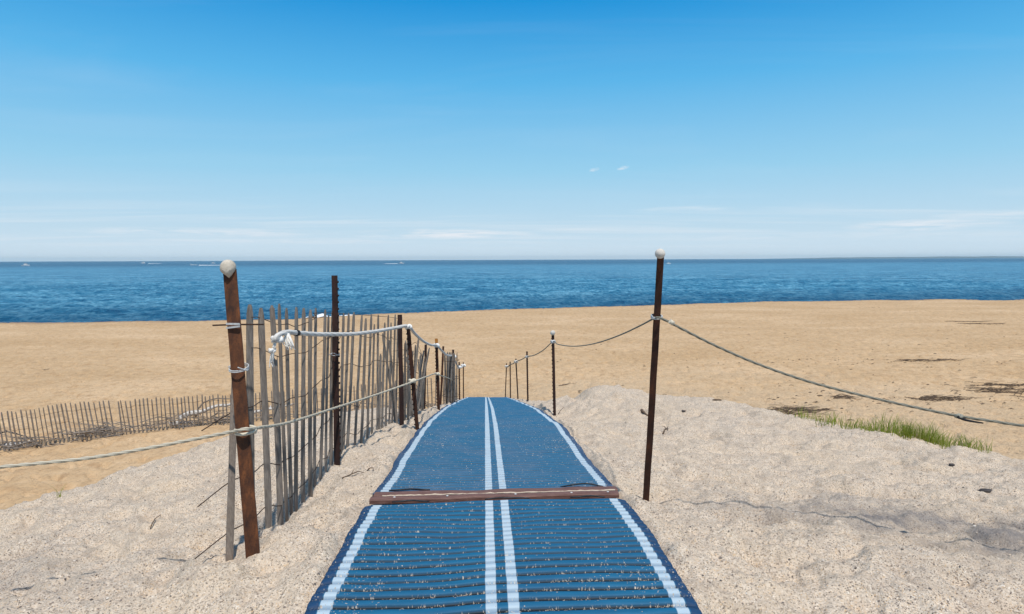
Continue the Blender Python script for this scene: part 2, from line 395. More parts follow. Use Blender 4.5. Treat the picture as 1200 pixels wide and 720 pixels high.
MT['pebble'] = island_mat('mixed_pebbles', [(0, (.07, .06, .055)), (.3, (.22, .18, .15)), (.55, (.42, .34, .27)), (.9, (.58, .48, .37)), (1, (.72, .66, .58))])
MT['grain'] = island_mat('sand_grains', [(0, (.16, .13, .11)), (.2, (.42, .35, .28)), (.6, (.60, .52, .43)), (1, (.80, .76, .70))])
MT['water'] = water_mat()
MT['foam'] = speckle('sea_foam', (.78, .80, .80), (.88, .88, .86), .8, .9, .6, .05)
MT['boat'] = speckle('white_gelcoat', (.78, .78, .76), (.84, .84, .82), .5, .35, .05, .002)
MT['glass'] = speckle('dark_windscreen', (.02, .03, .04), (.03, .04, .05), 1, .1, 0, .001, .5)
MT['navy'] = speckle('dark_hull_band', (.03, .05, .10), (.04, .06, .12), 1, .4, 0, .001)
MT['hill'] = speckle('distant_woods', (.07, .105, .115), (.10, .135, .14), .004, .95, .3, 8)  # woods tone shifted blue-grey, distance haze put into the colour

# ------------------------------------------------------------------ object helpers
def mesh_obj(name, me, mat, parent=None):
    o = bpy.data.objects.new(name, me); COL.objects.link(o)
    if mat and not me.materials: me.materials.append(mat)
    if parent: o.parent = parent
    return o
def from_bm(name, bm, mat, parent=None, smooth=False):
    me = bpy.data.meshes.new(name); bm.normal_update(); bm.to_mesh(me); bm.free()
    if smooth: me.polygons.foreach_set('use_smooth', [True] * len(me.polygons))
    return mesh_obj(name, me, mat, parent)
def tag(o, label=None, cat=None, group=None, kind=None):
    if label: o['label'] = label
    if cat: o['category'] = cat
    if group: o['group'] = group
    if kind: o['kind'] = kind
    return o
def empty(name, loc, label, cat, group=None):
    o = bpy.data.objects.new(name, None); COL.objects.link(o); o.location = loc; o.empty_display_size = .1
    return tag(o, label, cat, group)
def grid_obj(name, X, Y, Z, mat, attrs=None, wrap=False, uv=None, parent=None, smooth=True, flip=False):
    nr, nc = X.shape
    co = np.stack([X, Y, Z], -1).reshape(-1, 3).astype(np.float32)
    i = np.arange(nr - 1)[:, None] * nc; j = np.arange(nc if wrap else nc - 1)[None, :]
    a = (i + j); b_ = i + (j + 1) % nc; c = b_ + nc; d = a + nc
    q = np.stack([a, b_, c, d] if not flip else [d, c, b_, a], -1).reshape(-1, 4).astype(np.int32)
    me = bpy.data.meshes.new(name)
    me.vertices.add(len(co)); me.vertices.foreach_set('co', co.ravel())
    me.loops.add(q.size); me.loops.foreach_set('vertex_index', q.ravel())
    me.polygons.add(len(q)); me.polygons.foreach_set('loop_start', np.arange(0, q.size, 4, dtype=np.int32))
    me.update(calc_edges=True)
    me.polygons.foreach_set('use_smooth', np.full(len(q), smooth))
    for k, v in (attrs or {}).items():
        at = me.attributes.new(k, 'FLOAT', 'POINT'); at.data.foreach_set('value', v.ravel().astype(np.float32))
    if uv is not None:
        ul = me.uv_layers.new(name='UVMap'); U = np.stack(uv, -1).reshape(-1, 2)[q.ravel()].astype(np.float32)
        ul.data.foreach_set('uv', U.ravel())
    me.validate()
    return mesh_obj(name, me, mat, parent)

def catmull(pts, step):
    pts = [Vector(p) for p in pts]
    ext = [pts[0] * 2 - pts[1]] + pts + [pts[-1] * 2 - pts[-2]]
    out = []
    for i in range(1, len(ext) - 2):
        p0, p1, p2, p3 = ext[i - 1:i + 3]
        k = max(1, int((p2 - p1).length / step))
        for s in range(k):
            t = s / k
            out.append(.5 * ((2 * p1) + (p2 - p0) * t + (2 * p0 - 5 * p1 + 4 * p2 - p3) * t * t + (3 * p1 - p0 - 3 * p2 + p3) * t ** 3))
    out.append(pts[-1]); return out
def tube_arrays(pts, r, seg=8, lobes=0, pitch=.1, depth=.2):
    """rings of a tube along pts; r a number or a list; lobes gives a laid (twisted strand) rope"""
    pts = [Vector(p) for p in pts]; n = len(pts); rr = r if isinstance(r, (list, tuple)) else [r] * n
    X = np.zeros((n, seg)); Y = X.copy(); Z = X.copy(); G = X.copy(); U = X.copy(); V = X.copy()
    t = (pts[1] - pts[0]).normalized(); up = Vector((0, 0, 1)) if abs(t.z) < .9 else Vector((1, 0, 0))
    nrm = (up - t * up.dot(t)).normalized(); s = 0
    for i, p in enumerate(pts):
        t2 = (pts[min(i + 1, n - 1)] - pts[max(i - 1, 0)]).normalized()
        nrm = (nrm - t2 * nrm.dot(t2)); nrm = nrm.normalized() if nrm.length > 1e-6 else t2.orthogonal().normalized()
        bi = t2.cross(nrm)
        if i: s += (p - pts[i - 1]).length
        for k in range(seg):
            a = 2 * math.pi * k / seg
            g = math.cos(lobes * (a - 2 * math.pi * s / pitch / max(lobes, 1))) if lobes else 1
            q = p + (nrm * math.cos(a) + bi * math.sin(a)) * rr[i] * (1 + (depth * (g - .3) if lobes else 0))
            X[i, k], Y[i, k], Z[i, k] = q; G[i, k] = .5 - .5 * g if lobes else 0; U[i, k] = s; V[i, k] = k / seg
    return X, Y, Z, G, U, V
def tube_obj(name, pts, r, mat, seg=8, lobes=0, pitch=.06, parent=None, depth=.2):
    X, Y, Z, G, U, V = tube_arrays(pts, r, seg, lobes, pitch, depth)
    o = grid_obj(name, X, Y, Z, mat, {'groove': G}, wrap=True, uv=(U, V), parent=parent, flip=True)
    bm = bmesh.new(); bm.from_mesh(o.data); bm.verts.ensure_lookup_table(); n = len(pts)
    try:
        bm.faces.new([bm.verts[k] for k in range(seg)]); bm.faces.new([bm.verts[(n - 1) * seg + k] for k in reversed(range(seg))])
    except Exception: pass
    bm.to_mesh(o.data); bm.free()
    return o
def bm_tube(bm, pts, r, seg=6):
    X, Y, Z, *_ = tube_arrays(pts, r, seg)
    rows = [[bm.verts.new((X[i, k], Y[i, k], Z[i, k])) for k in range(seg)] for i in range(X.shape[0])]
    for i in range(len(rows) - 1):
        for k in range(seg):
            bm.faces.new([rows[i + 1][k], rows[i + 1][(k + 1) % seg], rows[i][(k + 1) % seg], rows[i][k]])
    bm.faces.new(rows[0]); bm.faces.new(list(reversed(rows[-1])))
def bm_ball(bm, c, r, sc=(1, 1, 1), sub=2, jitter=0, rot=None):
    ret = bmesh.ops.create_icosphere(bm, subdivisions=sub, radius=r)
    for v in ret['verts']:
        k = 1 + random.uniform(-jitter, jitter); q = Vector((v.co.x * sc[0] * k, v.co.y * sc[1] * k, v.co.z * sc[2] * k))
        if rot: q = rot @ q
        v.co = q + Vector(c)
def loft(bm, outline, levels):
    """outline: 2-D points; levels: list of (origin, x axis, y axis, scale)"""
    rows = []
    for o, xa, ya, s in levels:
        rows.append([bm.verts.new(Vector(o) + xa * (p[0] * s) + ya * (p[1] * s)) for p in outline])
    k = len(outline)
    for a, b in zip(rows, rows[1:]):
        for i in range(k): bm.faces.new([a[i], a[(i + 1) % k], b[(i + 1) % k], b[i]])
    bm.faces.new(list(reversed(rows[0]))); bm.faces.new(rows[-1])

# ------------------------------------------------------------------ ground
def build_ground():
    ang = np.r_[np.arange(-180, -48, 2.5), np.arange(-48, 48, .11), np.arange(48, 180, 2.5)] * math.pi / 180
    r = [.05]
    while r[-1] < 4000:
        q = r[-1]; r.append(q * (1.06 if q < 1.6 else 1.0042 if q < 11 else 1.007 if q < 130 else 1.08) + (.02 if q < .6 else 0))
    r = np.array(r)
    Rr, Aa = np.meshgrid(r, ang, indexing='ij')
    X = Rr * np.sin(Aa); Y = Rr * np.cos(Aa)
    z, dune = ground(X.ravel(), Y.ravel())
    x, y = X.ravel(), Y.ravel()
    # dark heavy-mineral sand lying in patches
    st = np.zeros_like(x)
    for (px, py, zc, rx, ry, k) in [(1090, 602, 4.0, 1.0, .34, .95), (1200, 625, 3.7, .6, .5, 1.0), (1010, 585, 4.4, .5, .25, .45), (-10, 660, 3.6, .32, .40, .55), (60, 690, 3.2, .5, .16, .25), (960, 590, 4.4, .3, .2, .4)]:
        c = P(px, py, zc); q = ((x - c.x) / rx) ** 2 + ((y - c.y) / ry) ** 2
        st = np.maximum(st, k * np.exp(-q * .9))
    st = st * np.clip(1 + .5 * fbm(x * 2.5, y * 2.5, 91, 3), 0, 1.4)
    s = shore_y(x) - y
    wet = sstep(2.5 , .2, s + vnoise(x * .3, y * .3, 5) * .8)
    coarse = sstep(37, 25, np.hypot(x, y) - vnoise(x * .15, y * .3, 8) * 5) * sstep(-3, 3, x)
    o = grid_obj('sand', X, Y, z.reshape(X.shape), MT['sand'],
                 {'dune': dune, 'stain': np.clip(st, 0, 1), 'wet': wet, 'coarse': coarse}, wrap=True, flip=True)
    tag(o, kind='structure')
build_ground()

# ------------------------------------------------------------------ sea
def build_sea():
    ang = np.r_[np.arange(-100, -44, 2.0), np.arange(-44, 44, .14), np.arange(44, 101, 2.0)] * math.pi / 180
    r = [48.0]
    while r[-1] < 22500:
        q = r[-1]; r.append(q * (1.0035 if q < 260 else 1.012 if q < 700 else 1.15))
    r = np.minimum(np.array(r), 22500); Rr, Aa = np.meshgrid(r, ang, indexing='ij')
    X = Rr * np.sin(Aa); Y = Rr * np.cos(Aa)
    d = (Y - shore_y(X)) * .97
    t = d + fbm(X * .03, Y * .03, 5, 3) * 6
    fade = sstep(650, 200, Rr)
    sw = .38 * np.exp(-np.maximum(d, 0) / 70) * np.maximum(np.sin(t * 2 * np.pi / 15.0 + fbm(X * .02, Y * .02, 9, 2) * 2), -.4) * (.55 + .8 * np.clip(fbm(X * .02, Y * .05, 19, 2) + .3, 0, 1))
    ch = fbm(X * .16, Y * .30, 31, 4, .6) * .22 + fbm(X * .045, Y * .10, 47, 2) * .16
    Z = WATER_Z + fade * (sw + ch) * sstep(-2, 5, d)
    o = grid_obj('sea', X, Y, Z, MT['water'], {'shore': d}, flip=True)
    tag(o, kind='structure')
build_sea()

def far_land():
    X = []; Z = []
    xs = np.linspace(925, 1700, 220)
    zc = 17000
    ridge = 1.0 + 1.3 * sstep(925, 1180, xs) + .5 * vnoise(xs * .03, xs * 0, 3) + .35 * vnoise(xs * .11, xs * 0, 4)
    ridge *= sstep(920, 1000, xs)
    rows = []
    for k, (dz, fy) in enumerate([(0, 0.0), (300, .45), (800, .85), (1600, 1.0), (3000, .6), (4200, 0)]):
        rows.append([((px - 600) / F * zc, zc + dz, WATER_Z - 2 + max(h, .05) * fy / F * zc + (1.0 if 0 < fy else 0)) for px, h in zip(xs, ridge)])
    A_ = np.array(rows)
    o = grid_obj('hills', A_[..., 0], A_[..., 1], A_[..., 2], MT['hill'], flip=True); tag(o, kind='structure')
far_land()
def haze():
    bm = bmesh.new(); bmesh.ops.create_cube(bm, size=2.0)
    for v in bm.verts: v.co = Vector((v.co.x * 23000, v.co.y * 23000, -13.0 if v.co.z < 0 else 95.0))
    m = bpy.data.materials.new('haze_air'); m.use_nodes = True; t = m.node_tree; t.nodes.clear()
    o = t.nodes.new('ShaderNodeOutputMaterial'); pv = t.nodes.new('ShaderNodeVolumePrincipled')
    pv.inputs['Color'].default_value = (.72, .93, 1.0, 1); pv.inputs['Density'].default_value = 3.6e-5; pv.inputs['Anisotropy'].default_value = .1
    t.links.new(pv.outputs[0], o.inputs['Volume'])
    h = from_bm('haze', bm, m); tag(h, kind='stuff')
haze()

# ------------------------------------------------------------------ beach mats
PITCH_R = .066
def build_mat(name, y0, y1, mat, label, skew=.055, near_end=False, far_end=False):
    nrib = int((y1 - y0) / PITCH_R)
    prof = [(0.0, .0, 1), (.02, .0, 1), (.05, .008, .3), (.11, .0115, 0), (.34, .0145, 0), (.57, .0125, 0), (.63, .008, .35), (.66, .0, 1)]
    vs = []; hz = []; gp = []
    for i in range(nrib):
        for f, h, g in prof: vs.append(y0 + (i + f) * PITCH_R); hz.append(h); gp.append(g)
    vs = np.array(vs); hz = np.array(hz); gp = np.array(gp)
    us = np.r_[-.778, -.775, -.765, -.735, np.linspace(-.70, .70, 49), .735, .765, .775, .778]
    V, U = np.meshgrid(vs, us, indexing='ij')
    Hh = np.repeat(hz[:, None], len(us), 1); G = np.repeat(gp[:, None], len(us), 1)
    edge = np.clip((np.abs(U) - .73) / .045, 0, 1)
    ribf = (V / PITCH_R) + vnoise(U * 1.7, V * 1.3, 7) * .35
    wob = vnoise(V * 1.5, np.sign(U) * 9.3, 13) * .016 + vnoise(V * 3.7, np.sign(U) * 4.1, 14) * .009
    wob = wob * np.clip((np.abs(U) - .4) / .375, 0, 1)
    bow = vnoise(U * 2.1 + 3, V * .9, 17) * .012
    Yc = V + skew * U + bow
    Xc = mat_x(Yc) + U + wob
    swell = fbm(Xc * 1.1, Yc * 1.7, 23, 3) * .015 + edge * (vnoise(V * 2.6, np.sign(U) * 3.3, 25) * .012 - .004)
    Z = mat_z(Yc) + .006 + swell + Hh * (1 - .75 * edge)
    G2 = G * (1 - .4 * edge)
    Z = Z - .035 * (np.abs(U) > .777)
    # sand blown over the mat
    drift = np.zeros_like(U)
    for (px, py, zc, rx, ry, k) in [(680, 524, 5.9, .30, .16, .75), (650, 530, 5.6, .35, .12, .4), (505, 519, 5.9, .22, .35, .45), (470, 566, 4.4, .18, .10, .5), (710, 572, 4.15, .14, .07, .6), (520, 480, 10, .1, 2.2, .6), (470, 600, 3.75, .35, .05, .55), (580, 597, 3.75, .7, .04, .25), (610, 495, 7.3, .4, .4, .25), (440, 630, 3.2, .15, .4, .2), (765, 690, 2.75, .2, .12, .4), (400, 715, 2.6, .12, .2, .5), (620, 566, 4.3, .5, .06, .3), (757, 634, 3.1, .03, .03, 1.0)]:
        c = P(px, py, zc); drift = np.maximum(drift, k * np.exp(-((Xc - c.x) / rx) ** 2 - ((Yc - c.y) / ry) ** 2))
    drift += .35 * np.clip(1 - np.abs(np.abs(U) - .775) / .03, 0, 1) * np.clip(vnoise(V * 4, np.sign(U) * 2., 33) + .2, 0, 1)
    root = empty(name, (float(mat_x(y0)), y0, float(mat_z(y0))), label, 'beach mat', 'blue roll-out beach mats')
    o = grid_obj('woven_panel', Xc - root.location.x, Yc - root.location.y, Z - root.location.z, mat, {'gap': G2, 'drift': np.clip(drift * .45, 0, 1)}, uv=(U, V), parent=root, flip=True)
    bm = bmesh.new(); bm.from_mesh(o.data)
    return root
JY = float(P(580, 582, 4.0).y)
JS = .085                               # half width of the joint plank
m1 = build_mat('beach_mat', .9, JY - JS - .03, MT['mat_near'], 'ribbed blue beach mat with pale stripes nearest the camera, before the brown joint plank')
m2 = build_mat('beach_mat', JY + JS + .02, 26.2, MT['mat_far'], 'long blue striped beach mat running downhill to the beach beyond the brown joint plank')
def mat_pt(u, y, dz=0, skew=.055):
    yy = y + skew * u; return Vector((float(mat_x(yy)) + u, yy, float(mat_z(yy)) + dz))
def rod(parent, u0, u1, y, arch=.006, r=.0055):
    pts = [mat_pt(u0 + (u1 - u0) * t, y + .006 * math.sin(t * 9 + u0 * 5), .017 + arch * math.sin(t * math.pi)) - parent.location for t in np.linspace(0, 1, 13)]
    tube_obj('connector_rod', pts, [r * (.7 + .3 * math.sin(math.pi * t)) for t in np.linspace(0, 1, 13)], MT['rod'], 7, parent=parent)
rod(m1, -.62, -.40, JY - JS - .075); rod(m1, -.07, .20, JY - JS - .055, .008); rod(m1, .45, .66, JY - JS - .05, .008)
rod(m2, -.68, -.42, JY + JS + .03); rod(m2, .42, .70, JY + JS + .04, .02)

def joint():
    skew = .085
    root = empty('joint_plank', mat_pt(0, JY, 0, skew), 'brown composite plank bolted across the blue walkway where two mats meet', 'plank')
    for k, (ya, yb, zt) in enumerate([(-JS, -.010, .019), (-.002, JS, .023)]):
        bm = bmesh.new(); us = np.linspace(-.765, .765, 40)
        prof = [(ya, -.01), (ya, zt - .008), (ya + .006, zt), (ya + (yb - ya) * .3, zt + .002), (ya + (yb - ya) * .36, zt - .002), (ya + (yb - ya) * .42, zt + .002), (yb - .006, zt), (yb, zt - .008), (yb, -.01)]
        rows = []
        for u in us:
            wz = float(fbm(u * 3, 4. + k, 55, 2)) * .006
            rows.append([bm.verts.new(mat_pt(u + .01 * k, JY + p[0] + .004 * float(vnoise(u * 4, k, 8)), p[1] + wz, skew) - root.location) for p in prof])
        for a, b in zip(rows, rows[1:]):
            for i in range(len(prof) - 1): bm.faces.new([a[i], b[i], b[i + 1], a[i + 1]])
        bm.faces.new(list(reversed(rows[0]))); bm.faces.new(rows[-1])
        bmesh.ops.recalc_face_normals(bm, faces=bm.faces)
        from_bm('board', bm, MT['board'], root)
    # pale sand packed in the seam between the boards
    pts = [mat_pt(u, JY - .006, .017 + .004 * random.random(), skew) - root.location for u in np.linspace(-.70, .755, 60)]
    tube_obj('sand_seam', pts, [.0055 * random.uniform(.5, 1.2) for _ in pts], MT['board_sand'], 6, parent=root)
    for u in (-.62, -.3, .12, .47, .7):
        bm = bmesh.new(); c = mat_pt(u, JY - .05, .0215, skew) - root.location
        bm_ball(bm, c, .008, (1, 1, .45), 2); from_bm('bolt_head', bm, MT['zinc'], root, True)
joint()

# ------------------------------------------------------------------ posts
def frame_of(b, t, yaw):
    ax = (t - b).normalized(); x0 = Vector((math.cos(yaw), math.sin(yaw), 0))
    xa = (x0 - ax * x0.dot(ax)).normalized(); return ax, xa, ax.cross(xa)
T_OUT = [(-.020, 0), (.020, 0), (.020, .006), (.004, .006), (.004, .032), (-.004, .032), (-.004, .006), (-.020, .006)]
L_OUT = [(-.027, 0), (.027, 0), (.027, .007), (-.020, .007), (-.020, .05), (-.027, .05)]
def shaft(parent, b, t, yaw, outline, mat, studs=0, below=.35, scale=1.0):
    ax, xa, ya = frame_of(b, t, yaw); Lh = (t - b).length
    bm = bmesh.new()
    lv = []
    for s in np.linspace(-below, Lh, 14):
        w = Vector((random.uniform(-1, 1), random.uniform(-1, 1), 0)) * .0012
        lv.append((b + ax * s + w, xa, ya, scale))
    loft(bm, outline, lv)
    if studs:
        s = .06
        while s < Lh - .02:
            c = b + ax * s
            loft(bm, [(-.007 + studs * .0, -.006), (.007, -.006), (.007, .006), (-.007, .006)],
                 [(c + xa * (studs * .020 * scale) - ya * .001, ax, xa, 1.0), (c + xa * (studs * .020 * scale) - ya * .010, ax, xa, .7)])
            loft(bm, [(-.006, -.005), (.006, -.005), (.006, .005), (-.006, .005)],
                 [(c + xa * (studs * .0195 * scale) + ya * .003, ax, ya, 1.4), (c + xa * (studs * .0275 * scale) + ya * .003, ax, ya, 1.1)])
            s += .053
    bmesh.ops.translate(bm, verts=bm.verts, vec=-Vector(parent.location))
    bmesh.ops.recalc_face_normals(bm, faces=bm.faces)
    return from_bm('shaft', bm, mat, parent)
def cap(parent, c, r, mat, drip=False):
    bm = bmesh.new(); bm_ball(bm, c - Vector(parent.location), r, (1, 1, 1.02), 3, .012)
    if drip:
        for v in bm.verts:
            q = v.co - (c - Vector(parent.location))
            if q.z < -r * .25 and q.y < r * .2:
                v.co.z -= r * .45 * max(0, 1 - abs(q.x - r * .22) / (r * .42))
                v.co.y -= r * .12
    return from_bm('ball_cap', bm, mat, parent, True)
def tie(parent, c, r, mat, turns=2.2, w=.0022, name='tie_wire', tilt=.25, tails=True):
    pts = []
    for i in range(int(turns * 14) + 1):
        a = i / 14 * 2 * math.pi
        pts.append(c + Vector((math.cos(a) * r, math.sin(a) * r, math.sin(a) * r * tilt + (i / 14) * .007)) - Vector(parent.location))
    if tails:
        pts = [pts[0] + Vector((-.03, -.05, .02)), pts[0] + Vector((0, -.02, .0))] + pts + [pts[-1] + Vector((.012, -.03, .012)), pts[-1] + Vector((-.02, -.05, -.01))]
    return tube_obj(name, catmull(pts, .006), w, mat, 6, parent=parent)

def post(bpx, bpy, zb, tpx, tpy, zt, label, outline, mat, yaw, studs=0, group='rusty steel posts beside the walkway', scale=1.0):
    b = P(bpx, bpy, zb); g = gz(b.x, b.y); b.z = g
    t = P(tpx, tpy, zt)
    root = empty('fence_post', b, label, 'post', group)
    shaft(root, b, t, yaw, outline, mat, studs, scale=scale)
    return root, b, t

pA, bA, tA = post(296, 648, 3.15, 269, 316, 3.32, 'thick rusty steel post with beige ball cap leaning at the fence\'s near end', L_OUT, MT['rust_red'], R(8), 0, scale=1.22)
cap(pA, P(267.3, 313.5, 3.32), .0395, MT['ball'], True)
def along(b, t, py):            # point on a post that is seen at photo row py
    lo, hi = 0.0, 1.0
    inv = CM.inverted()
    for _ in range(40):
        m = (lo + hi) / 2; q = inv @ (b + (t - b) * m); y = 360 - (-q.y / q.z * -1) * -F if False else 360 + q.y / q.z * F
        if y > py: lo = m
        else: hi = m
    return b + (t - b) * lo
qa = along(bA, tA, 434); tie(pA, qa + Vector((.0, .015, 0)), .046, MT['zinc'], 2.4, .003)
qa = along(bA, tA, 381)
bmc = bmesh.new(); 
for dz in (0, .016): loft(bmc, [(-.036, -.005), (.036, -.005), (.036, .005), (-.036, .005)], [(qa + Vector((.0, -.012, dz - .01)) - bA, Vector((1, 0, .12 - dz * 9)), Vector((0, 0, 1)), 1), (qa + Vector((.0, -.02, dz - .01)) - bA, Vector((1, 0, .12 - dz * 9)), Vector((0, 0, 1)), .9)])
bmesh.ops.recalc_face_normals(bmc, faces=bmc.faces); from_bm('wire_clip', bmc, MT['zinc'], pA)
bmc = bmesh.new(); bm_tube(bmc, [qa + Vector((-.11, 0.0, -.002)) - bA, qa + Vector((0, .012, .001)) - bA, qa + Vector((.13, .06, -.004)) - bA], .0042, 6); from_bm('wire_end', bmc, MT['wire'], pA)

pR, bR, tR = post(757, 588, 3.95, 774.5, 297, 3.62, 'tall dark brown steel post with worn white ball cap right of the walkway', L_OUT, MT['rust'], R(-14), 0, scale=.72)
cap(pR, P(773.5, 297.5, 3.6), .0285, MT['ball_white'])
qR = along(bR, tR, 373.5); tie(pR, qR + Vector((.0, .008, 0)), .031, MT['zinc'], 2.6, .0042, tilt=.2, tails=False)

pB, bB, tB = post(395, 546, 5.02, 392, 323, 5.02, 'tall studded brown steel post standing bare above the picket fence tops', T_OUT, MT['rust_dark'], R(10), 1, scale=1.15)
tie(pB, along(bB, tB, 416), .03, MT['zinc'], 1.6, .0025)
pC, bC, tC = post(471, 499, 7.3, 468.5, 369, 7.3, 'dark brown steel post at the far end of the upright picket fence', T_OUT, MT['rust_dark'], R(20), 0, scale=1.25)
pD, bD, tD = post(489, 504, 6.7, 478, 382, 6.7, 'leaning studded steel post holding the end of the white rope at the mat edge', T_OUT, MT['rust'], R(-10), -1)
pE, bE, tE = post(497, 479, 10.4, 499, 404, 10.4, 'dark steel post at the end of the tangled sagging pickets', T_OUT, MT['rust_dark'], R(0), 0)
pF, bF, tF = post(514, 480, 10.0, 511.5, 402, 10.0, 'brown steel post with orange painted top left of the mat', T_OUT, MT['rust'], R(0), -1, scale=1.1)
tF2 = P(511.3, 397, 10); bmo = bmesh.new(); ax, xa, ya = frame_of(bF, tF2, 0)
loft(bmo, T_OUT, [(tF - bF + ax * .001, xa, ya, 1.14), (tF2 - bF, xa, ya, 1.14)]); bmesh.ops.recalc_face_normals(bmo, faces=bmo.faces); from_bm('painted_top', bmo, MT['orange'], pF)
pG, bG, tG = post(516, 473, 13, 519.5, 406, 13, 'thin brown steel post just right of the orange topped post', T_OUT, MT['rust'], R(0), 0)
pH, bH, tH = post(530.5, 471, 15, 531, 410, 15, 'dark steel post standing in front of the rolled picket bundle', T_OUT, MT['rust_dark'], R(0), 0, scale=1.2)
pI, bI, tI = post(538.5, 468, 18, 538, 424.5, 18, 'thin steel post right of the rolled picket bundle', T_OUT, MT['rust'], R(0), 1)
pJ, bJ, tJ = post(543, 464.5, 23, 543, 424.8, 23, 'farthest steel post left of the walkway where the white rope ends', T_OUT, MT['rust'], R(0), 0)
p2, b2, t2 = post(650, 487.5, 9.3, 648, 393, 9.3, 'studded brown steel post with small white ball cap right of the mat', T_OUT, MT['rust_dark'], R(0), -1, scale=1.0)
cap(p2, P(647.8, 390.3, 9.3), .036, MT['ball_white'])
p3, b3, t3 = post(618.5, 469.5, 16, 617.5, 412, 16, 'uncapped studded steel post next beyond the small white ball cap', T_OUT, MT['rust_dark'], R(0), 1)
p4, b4, t4 = post(607, 467.5, 19.5, 604.5, 420.5, 19.5, 'thin steel post leaning left, third from the far end of the right row', T_OUT, MT['rust_dark'], R(0), 0)
p5, b5, t5 = post(598.2, 466, 22, 597.8, 424, 22, 'thin upright steel post, second from the far end of the right row', T_OUT, MT['rust_dark'], R(0), 0)
p6, b6, t6 = post(592, 463.5, 26, 593.6, 426, 26, 'farthest thin steel post right of the walkway', T_OUT, MT['rust_dark'], R(0), 0)

# ------------------------------------------------------------------ snow fences
def picket_bm(b, t, yaw, w=.036, th=.011, below=.12, point=True, bend=0.0, broken=False):
    ax, xa, ya = frame_of(b, t, yaw); Lh = (t - b).length
    bm = bmesh.new(); lv = []
    ph = random.uniform(0, 6)
    ss = [-below, Lh * .15, Lh * .35, Lh * .55, Lh * .75, Lh * .9] + ([Lh - .05, Lh - .012, Lh] if point else [Lh])
    sc = [1, 1.04, .98, 1.0, .97, .98] + ([.9, .62, .40] if point else [.96])
    for s, k in zip(ss, sc):
        o = b + ax * s + xa * (math.sin(ph + s * 3) * .004 + bend * (s / Lh) ** 2) + ya * (math.cos(ph + s * 2.3) * .004)
        lv.append((o, xa, ya, k * random.uniform(.97, 1.03)))
    hw, ht = w / 2, th / 2
    loft(bm, [(-hw, -ht), (-hw * .3, -ht * 1.25), (hw * .5, -ht), (hw, -ht * .5), (hw, ht), (-hw * .2, ht * 1.2), (-hw, ht * .7)], lv)
    if broken:
        bm.verts.ensure_lookup_table()
        for v in bm.verts[-7:]: v.co += ax * random.uniform(-.03, .02)
    bmesh.ops.recalc_face_normals(bm, faces=bm.faces)
    return bm
def to_local(bm, root): bmesh.ops.translate(bm, verts=bm.verts, vec=-Vector(root.location))
def wire_row(root, pts, r=.0026):
    pts = [Vector(p) - Vector(root.location) for p in pts]
    tube_obj('wire', catmull(pts, .05), r, MT['wire'], 5, parent=root)

FX = -1.42
near = [(268, 657, 279, 373, 50, 1), (294, 648, 293.5, 357, 55, 1), (315, 636, 306.5, 361, 60, 1), (328.5, 619, 322, 419, 55, 0), (335.5, 610, 327.5, 356, 20, 1), (341, 602, 336, 361, 25, 1), (347.5, 594, 347, 360, 30, 1),
        (355.5, 584, 355.5, 361, 45, 1), (363, 576, 364, 363, 50, 1), (369, 569.5, 370, 361, 20, 1), (376, 563, 381, 363, 40, 1), (382, 557, 385, 369, 20, 1), (388, 551, 390, 363, 50, 1),
        (393, 545, 396, 366, 40, 1), (399, 538, 403, 367, 35, 1), (403, 533, 408.5, 367, 40, 1), (407, 528, 415, 366, 45, 1), (416, 524, 424, 369, 40, 1), (423, 520.5, 429, 373, 50, 1), (430, 517, 435.5, 368, 40, 1), (435.5, 515, 439, 380, 25, 1),
        (442, 511.5, 443.5, 369, 40, 1), (445, 510, 446, 416, 45, 0), (448, 509.5, 451, 378, 35, 1), (452.5, 507, 455, 369, 35, 1), (456, 506, 458.5, 378, 40, 1), (460, 505, 463, 368.5, 30, 1), (464, 503, 466, 376, 30, 1), (468, 501.5, 470.5, 369, 40, 1)]
fA = empty('picket_fence', P(330, 619, 3.95), 'upright weathered grey picket fence wired together left of the walkway', 'fence', 'weathered picket snow fences')
line = []
for (bx, by, tx, ty, yw, pt) in near:
    zc = max(3.15, FX * F / (bx - 600) + (.0 if bx < 440 else -.15 * (bx - 440) / 28))
    b = P(bx, by, zc); g = gz(b.x, b.y); b.z = g
    t = P(tx, ty, zc + (.34 if bx == 268 else .02))
    line.append((b, t))
    bm = picket_bm(b, t, R(180 - yw) if random.random() < .0 else R(90 - yw), random.uniform(.033, .038) if bx < 332 else random.uniform(.022, .030), .011, point=bool(pt), broken=not pt)
    to_local(bm, fA); from_bm('picket', bm, MT['picket'], fA)
# broken upper half that still hangs in the wire
b = P(320.5, 392, 3.86); t = P(318.5, 358, 3.86); bm = picket_bm(b, t, R(30), .03, .012, below=.02); to_local(bm, fA); from_bm('picket', bm, MT['picket'], fA)
def on_fence(i, h):
    b, t = line[i]; a = (t - b); return b + a * (h / a.length)
for (hs, start) in [((1.22, 1.24), 1), ((1.04, .98), 1), ((.74, .72), 0), ((.37, .40), 0), ((.13, .12), 0)]:
    pts = []
    if start == 0:
        q = on_fence(0, hs[0]); pts.append(q + Vector((-.10, -.16, -.06)))
    for i in range(start, len(line)):
        L_ = (line[i][1] - line[i][0]).length
        h = hs[0] + (hs[1] - hs[0]) * i / (len(line) - 1) + random.uniform(-.012, .012)
        if h > L_ - .02:
            if i < len(line) - 1 or not pts: continue
            h = L_ - .03
        q = on_fence(i, h) + Vector((.013 * (1 if i % 2 else -1), -.013 * (1 if i % 2 else -1), 0)); pts.append(q)
    wire_row(fA, pts, .003 if start == 0 else .0026)

